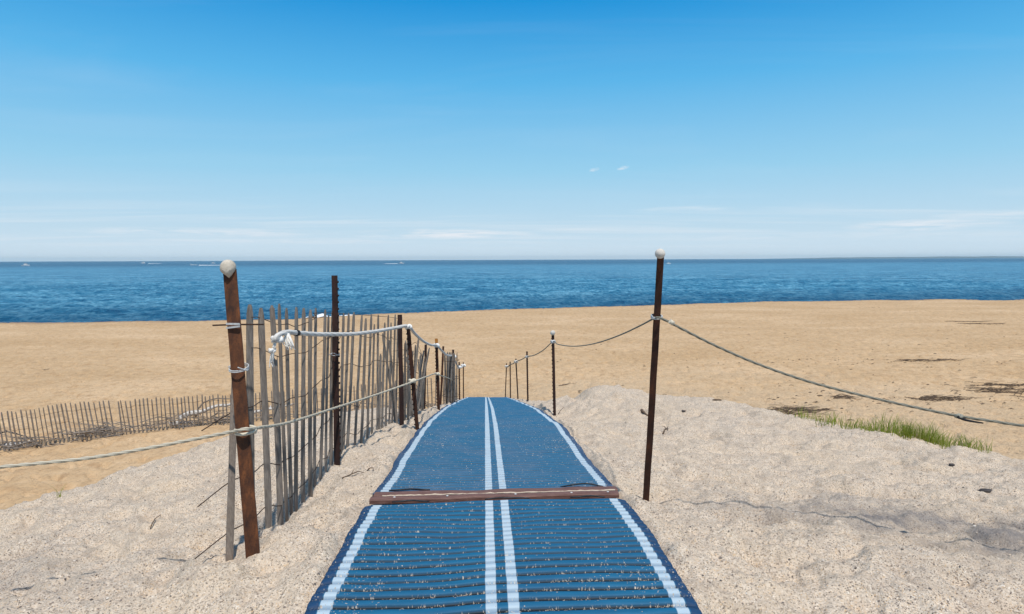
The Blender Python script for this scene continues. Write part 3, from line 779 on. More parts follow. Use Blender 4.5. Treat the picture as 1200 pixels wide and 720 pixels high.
# sagging tangled section farther on
fB = empty('picket_fence', P(490, 488, 8.5), 'collapsed tangled picket fence leaning between two dark posts', 'fence', 'weathered picket snow fences')
lineB = []
rb = random.Random(3)
for i in range(23):
    f = i / 22; zc = 7.4 + 3.0 * f; x = -1.27 - .16 * f + rb.uniform(-.10, .06)
    px = 600 + x / zc * F
    q = P(px, 490, zc); q.z = gz(q.x, q.y) - .02
    hgt = 1.02 - .12 * f + rb.uniform(-.12, .1)
    t = q + Vector((rb.uniform(-.20, .16), rb.uniform(-.22, .30), hgt))
    lineB.append((q, t)); bm = picket_bm(q, t, R(90 - rb.uniform(10, 80)), .027, .010, bend=rb.uniform(-.03, .03)); to_local(bm, fB); from_bm('picket', bm, MT['picket'], fB)
for h in (.12, .4, .68, .92):
    wire_row(fB, [b + (t - b) * (h + rb.uniform(-.05, .05)) + Vector((rb.uniform(-.03, .03), 0, 0)) for b, t in lineB[::2]])

# rolled bundle
rc = P(528.5, 474, 14.4); rc.z = gz(rc.x, rc.y)
fC = empty('picket_roll', rc, 'upright bundle of rolled grey snow fence behind a dark post', 'rolled fence')
for i in range(26):
    a = i * .62; r_ = .03 + .0055 * i
    b = rc + Vector((math.cos(a) * r_, math.sin(a) * r_, 0)); t = b + Vector((rb.uniform(-.03, .03), rb.uniform(-.03, .03), 1.16 + rb.uniform(-.05, .03)))
    bm = picket_bm(b, t, a + R(90), .036, .011); to_local(bm, fC); from_bm('picket', bm, MT['picket_far'], fC)
for h in (.2, .6, 1.0):
    wire_row(fC, [rc + Vector((math.cos(a) * .19, math.sin(a) * .19, h)) for a in np.linspace(0, 6.28, 20)], .005)
lone = P(541, 468, 17.0); lone.z = gz(lone.x, lone.y)

# low fence along the beach behind the dune
BT = [(-80, 495, 540), (0, 483, 528), (30, 480.5, 526), (58, 475, 522.5), (80, 472, 520), (128, 470, 515), (143, 469.5, 514.5), (187, 466, 510.5), (222, 464, 507), (268, 462, 503), (330, 458, 496), (400, 452, 485), (470, 446, 476), (510, 441, 471), (536, 438, 468)]
bt = np.array(BT, float)
def beach_fence(x0, x1, step, label):
    xs = []; x = x0
    while x < x1: xs.append(x); x += step * random.uniform(.9, 1.1)
    zc0 = 19.8 + (x0 + 0) / 536 * 6.0
    q0 = P(x0, float(np.interp(x0, bt[:, 0], bt[:, 2])), zc0); q0.z = gz(q0.x, q0.y)
    root = empty('picket_fence', q0, label, 'fence', 'weathered picket snow fences')
    ln = []
    for x in xs:
        zc = 19.8 + x / 536 * 6.0
        lean = float(np.interp(x, [-80, 0, 100, 140, 200, 540], [-12, -8, -9, -7, -3, 0])) + random.uniform(-1, 1)
        b = P(x, float(np.interp(x, bt[:, 0], bt[:, 2])), zc); b.z = gz(b.x, b.y) 
        t = P(x + lean, float(np.interp(x + lean, bt[:, 0], bt[:, 1])) + random.uniform(-1, 1.4), zc)
        ln.append((b, t))
        if random.random() < .04: t = b + (t - b) * random.uniform(.35, .6)
        bm = picket_bm(b, t, R(random.uniform(-30, 30)), .046, .014, below=.2); to_local(bm, root); from_bm('picket', bm, MT['picket_far'], root)
    for h in (.2, .5, .8):
        wire_row(root, [b + (t - b) * (h + random.uniform(-.02, .02)) + Vector((0, -.012, 0)) for b, t in ln], .004)
    return ln
lnL = beach_fence(-75, 138, 5.4, 'left stretch of low snow fence on the beach with pickets leaning left')
lnR = beach_fence(144, 536, 4.75, 'long right stretch of low snow fence on the beach running behind the upright fence')

# ------------------------------------------------------------------ ropes
def rope(name, pts, r, mat, label, pitch, step=.02, seg=9, depth=.18, lobes=3):
    pp = catmull(pts, step); o = pp[0].copy()
    root = empty(name, o, label, 'rope')
    ob = tube_obj('rope_strand', [p - o for p in pp], r if not callable(r) else [r(i / (len(pp) - 1)) for i in range(len(pp))], mat, seg, lobes, pitch, parent=root, depth=depth)
    return root, o
def knot(parent, c, r, mat, k=1.0, name='knot'):
    pts = []
    for i in range(34):
        a = i / 33 * 2 * math.pi * 2
        pts.append(c - Vector(parent.location) + Vector((math.sin(a) + 2 * math.sin(2 * a), math.cos(a) - 2 * math.cos(2 * a), -math.sin(3 * a))) * r * .62 * k)
    tube_obj(name, pts, r, mat, 8, parent=parent)
def loops(parent, c, rad, r, mat, turns=2):
    pts = [c - Vector(parent.location) + Vector((math.cos(a) * rad, math.sin(a) * rad, .011 * a / 6.28 - .01 + .006 * math.sin(a))) for a in np.linspace(0, 6.28 * turns, int(16 * turns))]
    tube_obj('rope_wrap', pts, r, mat, 8, parent=parent)

qA2 = along(bA, tA, 505)
ra, _ = rope('rope', [P(-260, 566, 2.9), P(-120, 558, 3.0), P(0, 547.5, 3.1), P(100, 537.5, 3.2), P(170, 526, 3.22), P(230, 514.5, 3.25), P(268, 507, 3.22), P(285, 503.5, 3.17), P(303, 501.5, 3.3), P(340, 495, 3.9), P(395, 477.5, 4.93), P(440, 463, 5.9), P(487, 446.5, 6.6), P(500, 441.5, 8.2), P(511, 438, 9.9), P(517, 440.5, 11.2), P(526, 443.5, 13.3), P(532, 447, 14.8)],
             .0086, MT['rope_tan'], 'thin twisted tan rope slung low along the picket fence and out to the left', .065, .010, 12, .26)
loops(ra, qA2 + Vector((.006, .022, -.005)), .047, .0085, MT['rope_tan'], 1.6)
qD2 = along(bD, tD, 446); knot(ra, qD2 + Vector((-.0, -.03, .0)), .013, MT['rope_tan'], 1.4)
qF2 = along(bF, tF, 438); knot(ra, qF2 + Vector((0, -.03, 0)), .014, MT['rope_tan'], 1.2)

rw, _ = rope('rope', [P(322, 401, 3.62), P(323, 396, 3.62), P(328, 392, 3.68), P(338, 389.5, 3.82), P(350, 390.5, 4.02), P(372, 392, 4.42), P(392, 392, 4.86), P(415, 391.5, 5.35), P(440, 388.5, 5.95), P(463, 384.5, 6.4), P(478, 382.5, 6.66), P(486, 391, 7.5), P(496, 400, 8.6), P(505, 404.5, 9.4), P(511.5, 405, 9.9), P(518, 411.5, 11.5), P(524, 416.5, 13), P(531, 418, 14.8), P(534, 425, 16), P(537.5, 430.5, 17.8), P(541, 430.5, 20.5), P(543, 427.5, 22.8)],
             lambda t: .0160 + .008 * t, MT['rope_white'], 'thick white rope from the frayed knot along the fence posts down to the beach', .16, .02, 9, .06)
knot(rw, P(324, 398, 3.65), .014, MT['rope_white'], 1.0)
# frayed ends
for (a, b_, c) in [((323, 400, 3.63), (321, 407, 3.62), (320, 412, 3.62)), ((320.5, 410, 3.62), (318.5, 420, 3.62), (318.5, 428, 3.62)), ((336, 391, 3.76), (337.5, 402, 3.74), (335, 407, 3.74)), ((338, 392, 3.77), (341, 401, 3.74), (343.5, 408, 3.74)), ((335, 391, 3.76), (334, 400, 3.74), (336.5, 405, 3.74))]:
    for st in range(7):
        j_ = lambda k: Vector((random.uniform(-1, 1), random.uniform(-1, 1), random.uniform(-1, 1))) * k
        pts = catmull([P(*a) + j_(.004), P(*b_) + j_(.010), P(*c) + j_(.017)], .008)
        tube_obj('frayed_strand', [p - Vector(rw.location) for p in pts], [.0048 - .003 * i / len(pts) for i in range(len(pts))], MT['rope_white'], 6, parent=rw)
for (px, py, zc, nx, ln_) in [(347.5, 390.3, 3.98, 1, .042), (386.5, 392.3, 4.78, 1, .012)]:
    c = P(px, py, zc); d = (P(px + 5, py + .7, zc + .09) - c).normalized()
    tube_obj('tape_band', [c - d * ln_ / 2 - Vector(rw.location), c - Vector(rw.location), c + d * ln_ / 2 - Vector(rw.location)], .0205, MT['tape'], 10, parent=rw)
knot(rw, P(478, 383, 6.62), .016, MT['rope_white'], 1.1); knot(rw, P(511.3, 405, 9.85), .02, MT['rope_white'], 1.0); knot(rw, P(531, 418, 14.7), .028, MT['rope_white'], 1.0); knot(rw, P(538, 430.5, 17.8), .025, MT['rope_white'], 1.0); knot(rw, P(543, 428.5, 22.6), .03, MT['rope_white'], 1.2)
knot(rw, P(318.5, 411, 3.62), .009, MT['rope_white'], .9)

rr, _ = rope('rope', [P(593.6, 430, 25.9), P(595.6, 429.6, 24), P(598, 427.5, 21.9), P(601, 426.5, 20.5), P(604.8, 424, 19.4), P(611, 421.5, 17.6), P(617.5, 418.3, 15.9), P(626, 416.5, 13.6), P(636, 411, 11.4), P(648, 400.6, 9.2), P(653, 403.4, 8.7), P(665, 405.6, 7.6), P(680, 405.6, 6.6), P(700, 402, 5.7), P(725, 393.5, 4.9), P(750, 382, 4.2), P(766, 373.5, 3.72), P(772, 372, 3.66)],
             lambda t: .018 - .0125 * min(1, t * 1.15), MT['rope_grey'], 'thin grey rope sagging between the posts right of the walkway', .05, .02)
knot(rr, P(648.2, 400.6, 9.15), .016, MT['zinc'], 1.0); knot(rr, P(617.5, 418.3, 15.9), .02, MT['zinc'], .8); knot(rr, P(604.8, 424, 19.4), .03, MT['ball_white'], .8); knot(rr, P(593.7, 429.6, 25.9), .035, MT['ball_white'], .8)
rg, _ = rope('rope', [P(772, 372.5, 3.66), P(779, 375, 3.66), P(800, 386, 3.68), P(840, 406, 3.7), P(890, 427.5, 3.7), P(950, 448, 3.65), P(1010, 463.5, 3.6), P(1070, 477, 3.5), P(1125, 488, 3.4), P(1165, 494, 3.35), P(1200, 499, 3.3), P(1300, 508, 3.15), P(1420, 514, 3.0)],
             .0072, MT['rope_grey'], 'grey twisted rope hanging from the tall right post out past the beach grass', .06, .010, 12, .26)
knot(rg, P(1124, 488, 3.39), .0085, MT['rope_grey'], 1.0)
pts = catmull([P(1122, 488.5, 3.38), P(1130, 492, 3.37), P(1142, 494.5, 3.37), P(1152, 496, 3.37)], .01)
tube_obj('loose_end', [p - Vector(rg.location) for p in pts], [.0075 - .004 * i / len(pts) for i in range(len(pts))], MT['tape'], 7, parent=rg)
tube_obj('rope_clip', [P(785, 376.5, 3.64) - rg.location, P(789, 379.5, 3.645) - rg.location], .013, MT['rope_tan'], 8, parent=rg)

# ------------------------------------------------------------------ driftwood, seaweed, stones, twigs
def on_sand(px, py, zc, up=0.0):
    p = P(px, py, zc); return Vector((p.x, p.y, gz(p.x, p.y) + up))
def hit(px, py, z0=2.0, z1=130.0):
    """where the line of sight through a photo pixel meets the sand"""
    zs = np.exp(np.linspace(math.log(z0), math.log(z1), 700))
    o = P(px, py, 1.0) ; c = Vector((0, 0, EZ)); d = o - c
    xs = d.x * zs; ys = d.y * zs; zz = EZ + d.z * zs
    g, _ = ground(xs, ys)
    i = int(np.argmax(zz < g)); return Vector((xs[i], ys[i], g[i]))
def branch_obj(name, pts, r, mat, label, cat, twigs=0, group=None, seed=1):
    rnd = random.Random(seed); pts = catmull(pts, max(.02, (Vector(pts[0]) - Vector(pts[-1])).length / 26)); o = pts[0].copy(); bm = bmesh.new(); n = len(pts)
    bm_tube(bm, [p - o + Vector((rnd.uniform(-1, 1), rnd.uniform(-1, 1), rnd.uniform(-1, 1))) * r * .25 for p in pts], [r * (1 - .6 * i / n) * rnd.uniform(.85, 1.15) for i in range(n)], 7)
    for _ in range(twigs):
        i = rnd.randrange(2, n - 1); d = Vector((rnd.uniform(-1, 1), rnd.uniform(-.6, .6), rnd.uniform(.1, .9))) * r * 6
        bm_tube(bm, [pts[i] - o, pts[i] - o + d * .5 + Vector((0, 0, r)), pts[i] - o + d], [r * .5, r * .35, r * .15], 5)
    ob = from_bm(name, bm, mat, None, True); ob.location = o; tag(ob, label, cat, group); return ob
zf = lambda x: 19.8 + x / 536 * 6.0
def fp(px, dy, dz):   # near the foot of the beach fence
    zc = zf(px) + dy; p = P(px, float(np.interp(px, bt[:, 0], bt[:, 2])), zc); return Vector((p.x, p.y, gz(p.x, p.y) + dz))
branch_obj('driftwood_branch', [fp(230, .2, .30), fp(233, .2, .62), fp(241, .2, .80), fp(254, .2, .90), fp(268, .2, .92), fp(284, .2, .78), fp(292, .2, .4)], .03, MT['brush'], 'arched dark dead branch looping up behind the beach fence', 'driftwood', 2, 'driftwood along the beach fence', 2)
branch_obj('driftwood_log', [fp(210, .15, .36), fp(222, .15, .46), fp(234, .15, .50), fp(250, .15, .60), fp(272, .15, .68)], .10, MT['bleached'], 'bleached white driftwood log propped under the arched branch', 'driftwood', 0, 'driftwood along the beach fence', 3)
branch_obj('driftwood_log', [fp(200, .2, .14), fp(214, .2, .16), fp(226, .2, .12)], .08, MT['bleached'], 'short pale driftwood log lying low left of the white log', 'driftwood', 0, 'driftwood along the beach fence', 4)
branch_obj('driftwood_branch', [fp(-4, .2, .50), fp(10, .2, .54), fp(22, .2, .44), fp(32, .2, .30), fp(44, .2, .08)], .03, MT['brush'], 'bent dark branch sloping down behind the leftmost beach pickets', 'driftwood', 3, 'driftwood along the beach fence', 5)
branch_obj('driftwood_log', [fp(8, .2, .10), fp(26, .2, .12), fp(44, .2, .16)], .07, MT['bleached'], 'pale driftwood pole lying at the foot of the leaning pickets', 'driftwood', 0, 'driftwood along the beach fence', 6)
branch_obj('driftwood_branch', [fp(296, .2, .30), fp(318, .2, .42), fp(345, .2, .50)], .06, MT['bleached'], 'pale branch lying behind the rusty post near the beach fence', 'driftwood', 2, 'driftwood along the beach fence', 8)
# tangle of brushwood caught at the fence foot
rt = random.Random(5); bm = bmesh.new(); org = fp(120, 0, 0)
for i in range(430):
    px = rt.choice([rt.uniform(-10, 60), rt.uniform(75, 175), rt.uniform(85, 135), rt.uniform(195, 330), rt.uniform(205, 290), rt.uniform(330, 520)])
    hmax = .22 if px < 75 else .34 if px < 180 else .42
    p = fp(px, rt.uniform(-.15, .8), 0) + Vector((0, 0, rt.uniform(0, 1) ** 1.8 * hmax))
    a = rt.uniform(-.5, .5) + (math.pi if rt.random() < .5 else 0); ln_ = rt.uniform(.25, .9)
    d = Vector((math.cos(a), math.sin(a) * .8, rt.uniform(-.25, .3))) * ln_
    r_ = rt.uniform(.006, .02)
    q = p + d; q.z = max(q.z, p.z - .1)
    bm_tube(bm, [p - org, (p + q) / 2 - org + Vector((0, 0, rt.uniform(-.04, .08))), q - org], [r_, r_ * .8, r_ * .35], 4)
o = from_bm('brushwood', bm, MT['brush'], None); o.location = org
tag(o, 'tangle of dead twigs and brush caught along the foot of the beach fence', 'brushwood', kind='stuff')

def weed(px, py, w, h, label, seed, n=60):
    rs = random.Random(seed); c = hit(px, py); sc = (c - Vector((0, 0, EZ))).length / F
    bm = bmesh.new()
    for i in range(int(n * .6)):
        ox = rs.gauss(0, .36) * w * sc; oy = rs.gauss(0, .32) * h * sc * 4.5
        x, y = c.x + ox, c.y + oy; a = rs.uniform(-.5, .5); l = rs.uniform(.08, .30) * (1 + .045 * w)
        pts = []
        for k in range(4):
            t = k / 3; xx = x + math.cos(a) * l * (t - .5); yy = y + math.sin(a + rs.uniform(-.4, .4)) * l * (t - .5)
            pts.append(Vector((xx, yy, gz(xx, yy) + rs.uniform(.005, .05))) - c)
        r_ = rs.uniform(.005, .016)
        bm_tube(bm, pts, [r_ * .6, r_, r_ * .9, r_ * .3], 5)
    if w > 28:
        for k in range(5):
            pts = []
            for t in np.linspace(-.5, .5, 12):
                xx = c.x + t * w * sc * 1.5 + rs.gauss(0, .03); yy = c.y + rs.gauss(0, .06) + (k - 2) * h * sc * .9 * (1 - 2 * abs(t)); pts.append(Vector((xx, yy, gz(xx, yy) + .015)) - c)
            bm_tube(bm, pts, .009, 5)
    ob = from_bm('seaweed_clump', bm, MT['weed'], None, True); ob.location = c
    tag(ob, label, 'seaweed', 'dried seaweed patches on the beach')
weed(1178, 458, 46, 9, 'large dark seaweed patch on the beach at the right edge above the rope', 1, 170)
weed(1182, 452, 34, 3, 'thin dark seaweed strip just above the large seaweed patch at right', 2, 50)
weed(1102, 467, 40, 4, 'flat dark seaweed streak on the sand above the beach grass', 3, 110)
weed(988, 467, 22, 3.5, 'small seaweed streak on the beach just below the sagging grey rope', 4, 60)
weed(935, 481, 44, 8, 'scattered brown seaweed behind the left end of the beach grass', 5, 120)
weed(1085, 423, 40, 3, 'distant faint seaweed streak high up the beach at right', 6, 60)
weed(1150, 380, 30, 2.5, 'farthest dark seaweed streak near the water at the right edge', 7, 40)
weed(1135, 377.5, 30, 2, 'thin seaweed streak near the water just left of the farthest streak', 9, 30)
weed(1020, 361, 14, 1.5, 'tiny dark seaweed spot near the waterline on the right', 10, 20)
weed(52, 434, 5, 1.2, 'tiny lone seaweed scrap far out on the left beach', 8, 8)
# crumbs of seaweed too many to count
rs = random.Random(11); bm = bmesh.new()
for i in range(420):
    px = rs.uniform(640, 1230); py = rs.choice([rs.gauss(467, 10), rs.gauss(478, 10), rs.uniform(370, 480), rs.gauss(425, 4)])
    if px < 900 and rs.random() < .75: continue
    if py < 360 or (px > 930 and py > 500) or py > 300 + 240: continue
    zc = 12
    try: c = hit(px, py, 9.0)
    except Exception: continue
    if c.y < 13: continue
    l = rs.uniform(.05, .22); a = rs.uniform(-.6, .6); d = Vector((math.cos(a), math.sin(a), 0)) * l
    bm_tube(bm, [c - d * .5 + Vector((0, 0, .01)), c + Vector((0, 0, .03)), c + d * .5 + Vector((0, 0, .01))], [.006, rs.uniform(.008, .022), .005], 4)
o = from_bm('seaweed_crumbs', bm, MT['weed'], None); tag(o, 'loose crumbs of dried seaweed strewn over the right side of the beach', 'seaweed', kind='stuff')

def stone(px, py, w, label, name='stone', mat='stone', sc=(1.6, .8, .5), cat='stone', seed=1):
    random.seed(seed); c = hit(px, py); s = (c - Vector((0, 0, EZ))).length / F
    bm = bmesh.new(); bm_ball(bm, (0, 0, 0), w * s * .5 / sc[0] * 1.0, sc, 2, .16); o = from_bm(name, bm, MT[mat], None, True)
    o.location = c + Vector((0, 0, .005)); tag(o, label, cat); return o
stone(1155, 577, 13, 'dark flat stone on the gravelly sand slope at far right', seed=3, sc=(1.7, .9, .45))
stone(1115, 547, 5.5, 'small dark stone just below the right end of the beach grass', seed=4, sc=(1.2, .9, .7))
stone(801, 484, 5, 'dark lump added as the shade of a hollow in the sand mound right of the tall post', seed=5, sc=(1.3, .9, .7))  # added lump, stands in for the dark of a hollow
stone(840, 469.5, 11, 'flat dark wood chip on the rim of the right sand mound', 'wood_chip', 'twig', (1.9, .6, .35), 'wood chip', 6)
def twig(pxs, r, label, name='twig', cat='twig', lift=.008, seed=1, mat='twig', twigs=2):
    pts = [hit(*p) + Vector((0, 0, lift + (.012 if 0 < i < len(pxs) - 1 else 0))) for i, p in enumerate(pxs)]
    return branch_obj(name, pts, r, MT[mat], label, cat, twigs, None, seed)
twig([(401, 564), (412, 560.5), (420, 558), (427, 557)], .006, 'thin curved brown twig on the sand left of the mat near the joint', seed=1, twigs=1)
twig([(430, 553.5), (434, 552.5), (438, 551.5)], .005, 'short twig on the sand beside the left mat edge', seed=2, twigs=0)
twig([(752, 484), (755, 486), (759, 489)], .022, 'dark stub of wood on the mound left of the tall right post', 'wood_stub', 'wood stub', .01, 3, twigs=0)
twig([(777, 509.5), (779, 506), (783, 505)], .010, 'small forked twig right of the tall right post', seed=4)
p = hit(654, 487); branch_obj('twig', [p, p + Vector((.04, .02, .06)), p + Vector((.09, .03, .10))], .005, MT['twig'], 'slender twig leaning in the sand beside the small capped post', 'twig', 1, None, 5)
twig([(176, 622), (181, 613), (188, 605)], .0035, 'thin dry twig lying on the left sand slope', seed=6)
twig([(655, 452.8), (663, 451.5), (672, 450)], .03, 'thin stick lying on the beach beyond the mound left of the tall post', seed=7, twigs=1)

# gravel grains that catch the light on the near dune
def grains(name, count, mat, rmin, rmax, seed, label, region, flat=.7):
    rs = np.random.RandomState(seed); xs = []; ys = []
    while len(xs) < count:
        a = R(rs.uniform(-43, 43)); r = 2.0 + (region - 2.0) * rs.rand() ** 1.5
        x = r * math.sin(a); y = r * math.cos(a)
        if abs(x - float(mat_x(y))) < .80: continue
        xs.append(x); ys.append(y)
    xs = np.array(xs); ys = np.array(ys); zz, _ = ground(xs, ys)
    base = np.array([(1, 0, 0), (-1, 0, 0), (0, 1, 0), (0, -1, 0), (0, 0, 1), (0, 0, -1)], float)
    fc = np.array([(0, 2, 4), (2, 1, 4), (1, 3, 4), (3, 0, 4), (2, 0, 5), (1, 2, 5), (3, 1, 5), (0, 3, 5)])
    n = len(xs); rad = rmin + (rmax - rmin) * rs.rand(n) ** 2.5
    V = base[None] * rad[:, None, None] * (1 + .35 * rs.uniform(-1, 1, (n, 6, 1))); V[..., 2] *= flat
    th = rs.uniform(0, 6.28, n); c, s = np.cos(th), np.sin(th)
    Vx = V[..., 0] * c[:, None] - V[..., 1] * s[:, None]; Vy = V[..., 0] * s[:, None] + V[..., 1] * c[:, None]
    co = np.stack([Vx + xs[:, None], Vy + ys[:, None], V[..., 2] + zz[:, None] + rad[:, None] * .2], -1).reshape(-1, 3)
    fs = (fc[None] + (np.arange(n) * 6)[:, None, None]).reshape(-1, 3)
    me = bpy.data.meshes.new(name); me.from_pydata(co.tolist(), [], fs.tolist()); me.update()
    o = mesh_obj(name, me, mat); tag(o, label, 'gravel', kind='stuff')
grains('gravel', 15000, MT['pebble'], .0022, .0080, 3, 'coarse grit and tiny pebbles scattered over the pale dune sand', 9.5)

# ------------------------------------------------------------------ grass
def blades(bm, c, n, h, spread, rs, lean=.35, w=.006):
    for i in range(n):
        x = c.x + rs.gauss(0, spread); y = c.y + rs.gauss(0, spread * .8); z = gz(x, y) - .02
        hh = h * rs.uniform(.35, 1.25); a = rs.uniform(0, 6.28); l = lean * rs.uniform(.1, 1.2) * hh
        dx, dy = math.cos(a) * l, math.sin(a) * l; side = Vector((-math.sin(a + .9), math.cos(a + .9), 0)) * w * rs.uniform(.6, 1.2)
        prev = None
        for k in range(5):
            t = k / 4; p = Vector((x + dx * t * t, y + dy * t * t, z + hh * (t - .12 * t * t * abs(l / hh))))
            s = side * (1 - t) ** .7
            cur = (bm.verts.new(p - s), bm.verts.new(p + s)) if k < 4 else (bm.verts.new(p),)
            if prev:
                if len(cur) == 2: bm.faces.new([prev[0], prev[1], cur[1], cur[0]])
                else: bm.faces.new([prev[0], prev[1], cur[0]])
            prev = cur
def crest(px):
    best = None; inv = CM.inverted()
    for zc in np.arange(5.2, 10.2, .12):
        p = P(px, 500, zc); q = inv @ Vector((p.x, p.y, gz(p.x, p.y))); row = 360 + q.y / q.z * F
        if best is None or row < best[0]: best = (row, zc)
    return best[1]
CR = np.array([(px, crest(px)) for px in range(900, 1181, 8)])
rs = random.Random(21); bm = bmesh.new()
GL = [(925, 487, 8.95), (940, 489.5, 8.85), (970, 496, 8.6), (1010, 504, 8.25), (1040, 509.5, 8.05), (1080, 516, 7.6), (1110, 523, 7.3), (1140, 528, 7.0), (1160, 531, 6.85)]
gl = np.array(GL, float)
for i in range(380):
    px = rs.choice([rs.uniform(932, 1163), rs.uniform(932, 1163), rs.uniform(932, 1070), rs.gauss(1048, 25), rs.gauss(1090, 12)])
    zc = float(np.interp(px, CR[:, 0], CR[:, 1])) + (rs.uniform(-.30, .15) if px < 1010 else rs.uniform(-.10, .30))
    p = P(px, 500, zc)
    tall = .175 + .10 * math.exp(-((px - 1045) / 16) ** 2) + .10 * math.exp(-((px - 1090) / 9) ** 2) + .03 * float(vnoise(px * .06, 0., 3))
    blades(bm, p, 3 if px < 1000 else 4, tall, .05, rs, .55, .0048)
for px in (912, 922, 930, 945): blades(bm, P(px, 495, float(np.interp(px, CR[:, 0], CR[:, 1]))), 5, .13, .04, rs, .4, .004)
o = from_bm('beach_grass', bm, MT['grass'], None)
tag(o, 'bright green beach grass growing along the crest of the right dune', 'grass', kind='stuff')
bm = bmesh.new(); c = P(68, 578, 5.35); c.z = gz(c.x, c.y); rs = random.Random(5)
blades(bm, c, 9, .14, .012, rs, .45, .0045); 
for v in bm.verts: v.co -= c
o = from_bm('grass_tuft', bm, MT['grass'], None); o.location = c; tag(o, 'lone small green grass tuft on the left dune edge below the rope', 'grass tuft')

# ------------------------------------------------------------------ boats and surf
def boat(px, wy, zc, length, label, heading=1, cabin=True, tall=False):
    p = P(px, wy, zc); p.z = WATER_Z
    root = empty('motor_boat', p, label, 'boat', 'motor boats far out on the sea'); root.rotation_euler.z = 0 if heading > 0 else math.pi
    bm = bmesh.new(); L2 = length / 2; bw = length * .16; rows = []
    for t in np.linspace(-1, 1, 13):
        w = bw * (1 if t < .1 else math.sqrt(max(0, 1 - ((t - .1) / .92) ** 2))); sh = length * (.14 + .06 * max(0, t) ** 2)
        rows.append([bm.verts.new((t * L2, -w, sh)), bm.verts.new((t * L2 * .95, -w * .75, -.3)), bm.verts.new((t * L2 * .95, w * .75, -.3)), bm.verts.new((t * L2, w, sh))])
    for a, b in zip(rows, rows[1:]):
        for i in range(4): bm.faces.new([a[i], a[(i + 1) % 4], b[(i + 1) % 4], b[i]])
    bm.faces.new(rows[0]); bm.faces.new(list(reversed(rows[-1]))); bmesh.ops.recalc_face_normals(bm, faces=bm.faces)
    from_bm('hull', bm, MT['boat'], root)
    if cabin:
        bm = bmesh.new(); h0, h1 = length * .14, length * (.34 if not tall else .30)
        loft(bm, [(-.22, -.11), (.16, -.11), (.16, .11), (-.22, .11)], [(Vector((0, 0, h0)), Vector((length, 0, 0)), Vector((0, length, 0)), 1), (Vector((-length * .02, 0, h1)), Vector((length, 0, 0)), Vector((0, length, 0)), .78)])
        cb = from_bm('cabin', bm, MT['boat'], root)
        bm = bmesh.new()
        loft(bm, [(-.20, -.115), (.165, -.115), (.165, .115), (-.20, .115)], [(Vector((0, 0, h0 + (h1 - h0) * .45)), Vector((length, 0, 0)), Vector((0, length, 0)), .93), (Vector((-length * .01, 0, h0 + (h1 - h0) * .8)), Vector((length, 0, 0)), Vector((0, length, 0)), .86)])
        from_bm('windscreen', bm, MT['glass'], root)
    if tall:
        bm = bmesh.new(); bm_tube(bm, [(-length * .05, 0, length * .2), (-length * .06, 0, length * .55)], length * .012, 6); from_bm('mast', bm, MT['boat'], root)
    return p
boat(30.5, 311.6, 1050, 12.5, 'white cabin boat farthest left on the sea', 1, True)
boat(168, 309.2, 1800, 14, 'small white boat on the horizon between the leftmost boat and the low boat', -1, True)
boat(227.5, 311.4, 1050, 12.5, 'low open white boat trailing a wake left of the ball capped post', -1, False)
boat(250, 309.3, 1700, 11, 'tiny white boat nearest the left ball capped post on the horizon', 1, True)
boat(470.5, 310, 1300, 11.5, 'white motor boat with a thin wake out beyond the picket fence', 1, True)
boat(783.5, 310.2, 1000, 7.5, 'small white boat with a mast just right of the tall right post', 1, True, True)
def wake(px0, px1, py, zc, label):
    rs = random.Random(int(px0)); bm = bmesh.new(); a = P(px0, py, zc); b = P(px1, py, zc); rows = []
    for t in np.linspace(0, 1, 30):
        x = a.x + (b.x - a.x) * t; y = a.y + 18 * t; w = (1.0 + 5 * t) * rs.uniform(.5, 1.2)
        rows.append([bm.verts.new((x, y - w, WATER_Z + .05)), bm.verts.new((x, y, WATER_Z + .6 * (1 - .4 * t))), bm.verts.new((x, y + w, WATER_Z + .05))])
    for p_, q in zip(rows, rows[1:]):
        for i in range(2): bm.faces.new([p_[i], q[i], q[i + 1], p_[i + 1]])
    o = from_bm('boat_wake', bm, MT['foam'], None); tag(o, label, 'wake', kind='stuff')
wake(233, 262, 311.5, 1040, 'thin white wake behind the low open boat'); wake(466, 449, 309.8, 1320, 'thin white wake behind the boat beyond the fence')
wake(174, 185, 309.0, 1790, 'faint wake behind the small boat on the horizon')

def surf():
    xs = np.linspace(338, 446, 150); rows = []
    for k in range(11):
        v = k / 10; row = []
        for px in xs:
            e = math.exp(-((px - 388) / 40) ** 4)
            zc = float(np.interp(px, [335, 440], [75.7, 82.4])); q = P(px, 372, zc)
            y = float(shore_y(q.x)) - .5 + v * 7
            row.append((q.x, y, 0, v, e))
        rows.append(row)
    A_ = np.array(rows); X, Y = A_[..., 0], A_[..., 1]; v = A_[..., 3]; e = A_[..., 4]
    base = np.maximum(beach_z(X, Y), WATER_Z)
    Z = base - .12 + e * (.16 + np.exp(-((v - .45) / .28) ** 2) * (.50 + .35 * vnoise(X * .9, Y * .7, 3)) + .14 * fbm(X * 1.6, Y * 1.6, 5, 3)) * np.clip(.7 + .9 * vnoise(X * .35, Y * .1, 8), .1, 1.2)
    o = grid_obj('surf_foam', X, Y, Z, MT['foam'], flip=True); tag(o, 'patch of white breaking surf at the waterline behind the picket fence', 'surf', kind='stuff')
surf()

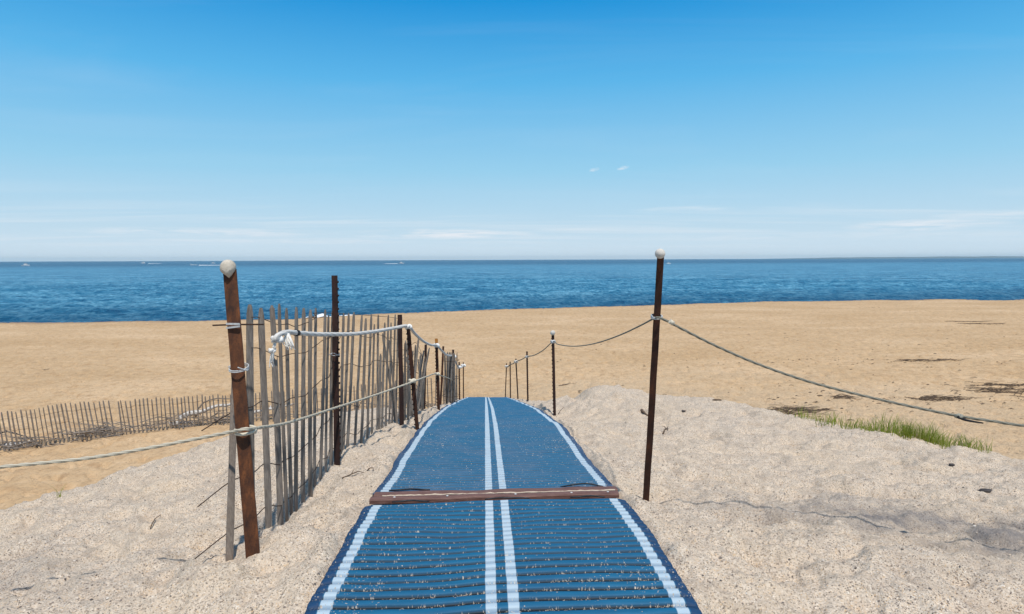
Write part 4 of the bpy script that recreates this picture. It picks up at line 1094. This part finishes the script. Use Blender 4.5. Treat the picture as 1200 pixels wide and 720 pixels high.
# ------------------------------------------------------------------ light and sky
SUN_EL = R(68); SUN_AZ = R(164)      # azimuth clockwise from +Y (straight ahead): behind the camera, to the right
sd = Vector((math.sin(SUN_AZ) * math.cos(SUN_EL), math.cos(SUN_AZ) * math.cos(SUN_EL), math.sin(SUN_EL)))
sl = bpy.data.lights.new('sun', 'SUN'); so = bpy.data.objects.new('sun', sl); COL.objects.link(so)
sl.energy = 4.0; sl.angle = R(1.5); sl.color = (1.0, .95, .88)
so.rotation_euler = (-sd).to_track_quat('-Z', 'Y').to_euler()

w = bpy.data.worlds.new('World'); scene.world = w; w.use_nodes = True
nt = w.node_tree; nt.nodes.clear()
out = nt.nodes.new('ShaderNodeOutputWorld'); bg = nt.nodes.new('ShaderNodeBackground'); L(nt, bg.outputs[0], out.inputs[0])
sky = nt.nodes.new('ShaderNodeTexSky'); sky.sky_type = 'NISHITA'; sky.sun_disc = False
sky.sun_elevation = SUN_EL; sky.sun_rotation = SUN_AZ
sky.air_density = 1.0; sky.dust_density = .6; sky.ozone_density = 2.0; sky.altitude = 0
tc = nt.nodes.new('ShaderNodeTexCoord'); gen = tc.outputs['Generated']
sxyz = nt.nodes.new('ShaderNodeSeparateXYZ'); L(nt, gen, sxyz.inputs[0]); ez = sxyz.outputs[2]
hsv = nt.nodes.new('ShaderNodeHueSaturation'); hsv.inputs['Saturation'].default_value = 1.0; L(nt, sky.outputs[0], hsv.inputs['Color'])
# clear air overhead is a deeper blue than the hazy band near the horizon
blue = ramp(nt, mapr(nt, ez, 0, .5), [(0, (7.0, 8.3, 9.4)), (.09, (5.5, 7.4, 8.8)), (.27, (3.2, 6.4, 8.7)), (.52, (1.05, 4.7, 8.4)), (.75, (.02, 2.85, 7.1)), (1.0, (.0, 2.5, 6.4))])
c = mix(nt, mapr(nt, ez, .42, .75, .96, .10), hsv.outputs[0], blue)
# thin high cloud near the horizon
div = M(nt, 'ADD', M(nt, 'MAXIMUM', ez, 0), .035)
cv = nt.nodes.new('ShaderNodeCombineXYZ'); L(nt, M(nt, 'DIVIDE', sxyz.outputs[0], div), cv.inputs[0]); L(nt, M(nt, 'DIVIDE', sxyz.outputs[1], div), cv.inputs[1])
cl = noise(nt, scalev(nt, cv.outputs[0], (.16, .65, 1)), 1.0, 6, .62, .5)
band = M(nt, 'MULTIPLY', mapr(nt, ez, .012, .03), mapr(nt, ez, .11, .045))
cm = M(nt, 'MULTIPLY', mapr(nt, cl, .50, .74, 0, .5), band)
cl2 = noise(nt, scalev(nt, cv.outputs[0], (.35, 1.0, 1)), 1.0, 5, .6, .8)
cm2 = M(nt, 'MULTIPLY', mapr(nt, cl2, .5, .9, 0, .10), mapr(nt, ez, .05, .16))
cm = M(nt, 'MAXIMUM', cm, cm2)
# two small wisps
def wisp(px, py, wx, wy):
    d = (P(px, py, 1) - Vector((0, 0, EZ))).normalized()
    dx = M(nt, 'DIVIDE', M(nt, 'SUBTRACT', sxyz.outputs[0], d.x), wx); dz = M(nt, 'DIVIDE', M(nt, 'SUBTRACT', M(nt, 'SUBTRACT', ez, d.z), M(nt, 'MULTIPLY', M(nt, 'SUBTRACT', sxyz.outputs[0], d.x), .15)), wy)
    q = M(nt, 'ADD', M(nt, 'MULTIPLY', dx, dx), M(nt, 'MULTIPLY', dz, dz))
    fr = M(nt, 'GREATER_THAN', sxyz.outputs[1], 0)
    return M(nt, 'MULTIPLY', M(nt, 'MULTIPLY', mapr(nt, q, 1.0, 0.0), fr), mapr(nt, noise(nt, scalev(nt, gen, (160, 160, 380)), 1.0, 3), .35, .6))
cm = M(nt, 'MAXIMUM', cm, M(nt, 'MULTIPLY', wisp(696, 199, .009, .0034), .55)); cm = M(nt, 'MAXIMUM', cm, M(nt, 'MULTIPLY', wisp(730, 197, .010, .0034), .6))
for (px, py, wx, wy, k) in [(520, 274.5, .16, .0095, .85), (260, 273, .18, .008, .6), (1078, 264, .085, .009, .8), (960, 277, .32, .008, .25), (800, 246, .08, .007, .4), (1180, 252, .09, .007, .45), (340, 283, .2, .005, .5)]:
    d = (P(px, py, 1) - Vector((0, 0, EZ))).normalized()
    dx = M(nt, 'DIVIDE', M(nt, 'SUBTRACT', sxyz.outputs[0], d.x), wx); dz = M(nt, 'DIVIDE', M(nt, 'SUBTRACT', ez, d.z), wy)
    q = M(nt, 'ADD', M(nt, 'MULTIPLY', dx, dx), M(nt, 'MULTIPLY', dz, dz))
    e = M(nt, 'MULTIPLY', mapr(nt, q, 1.0, 0.0), M(nt, 'GREATER_THAN', sxyz.outputs[1], 0))
    e = M(nt, 'MULTIPLY', e, mapr(nt, noise(nt, scalev(nt, gen, (14, 14, 160)), 1.0, 5, .6, .4), .36, .62))
    cm = M(nt, 'MAXIMUM', cm, M(nt, 'MULTIPLY', e, k))
c = mix(nt, cm, c, (8.8, 9.0, 9.4))
L(nt, c, bg.inputs[0]); bg.inputs[1].default_value = .10

scene.view_settings.view_transform = 'Standard'; scene.view_settings.look = 'None'
scene.view_settings.exposure = 0; scene.view_settings.gamma = 1; scene.view_settings.use_curve_mapping = False
scene.render.engine = 'CYCLES'
scene.render.resolution_x = 1024; scene.render.resolution_y = 614
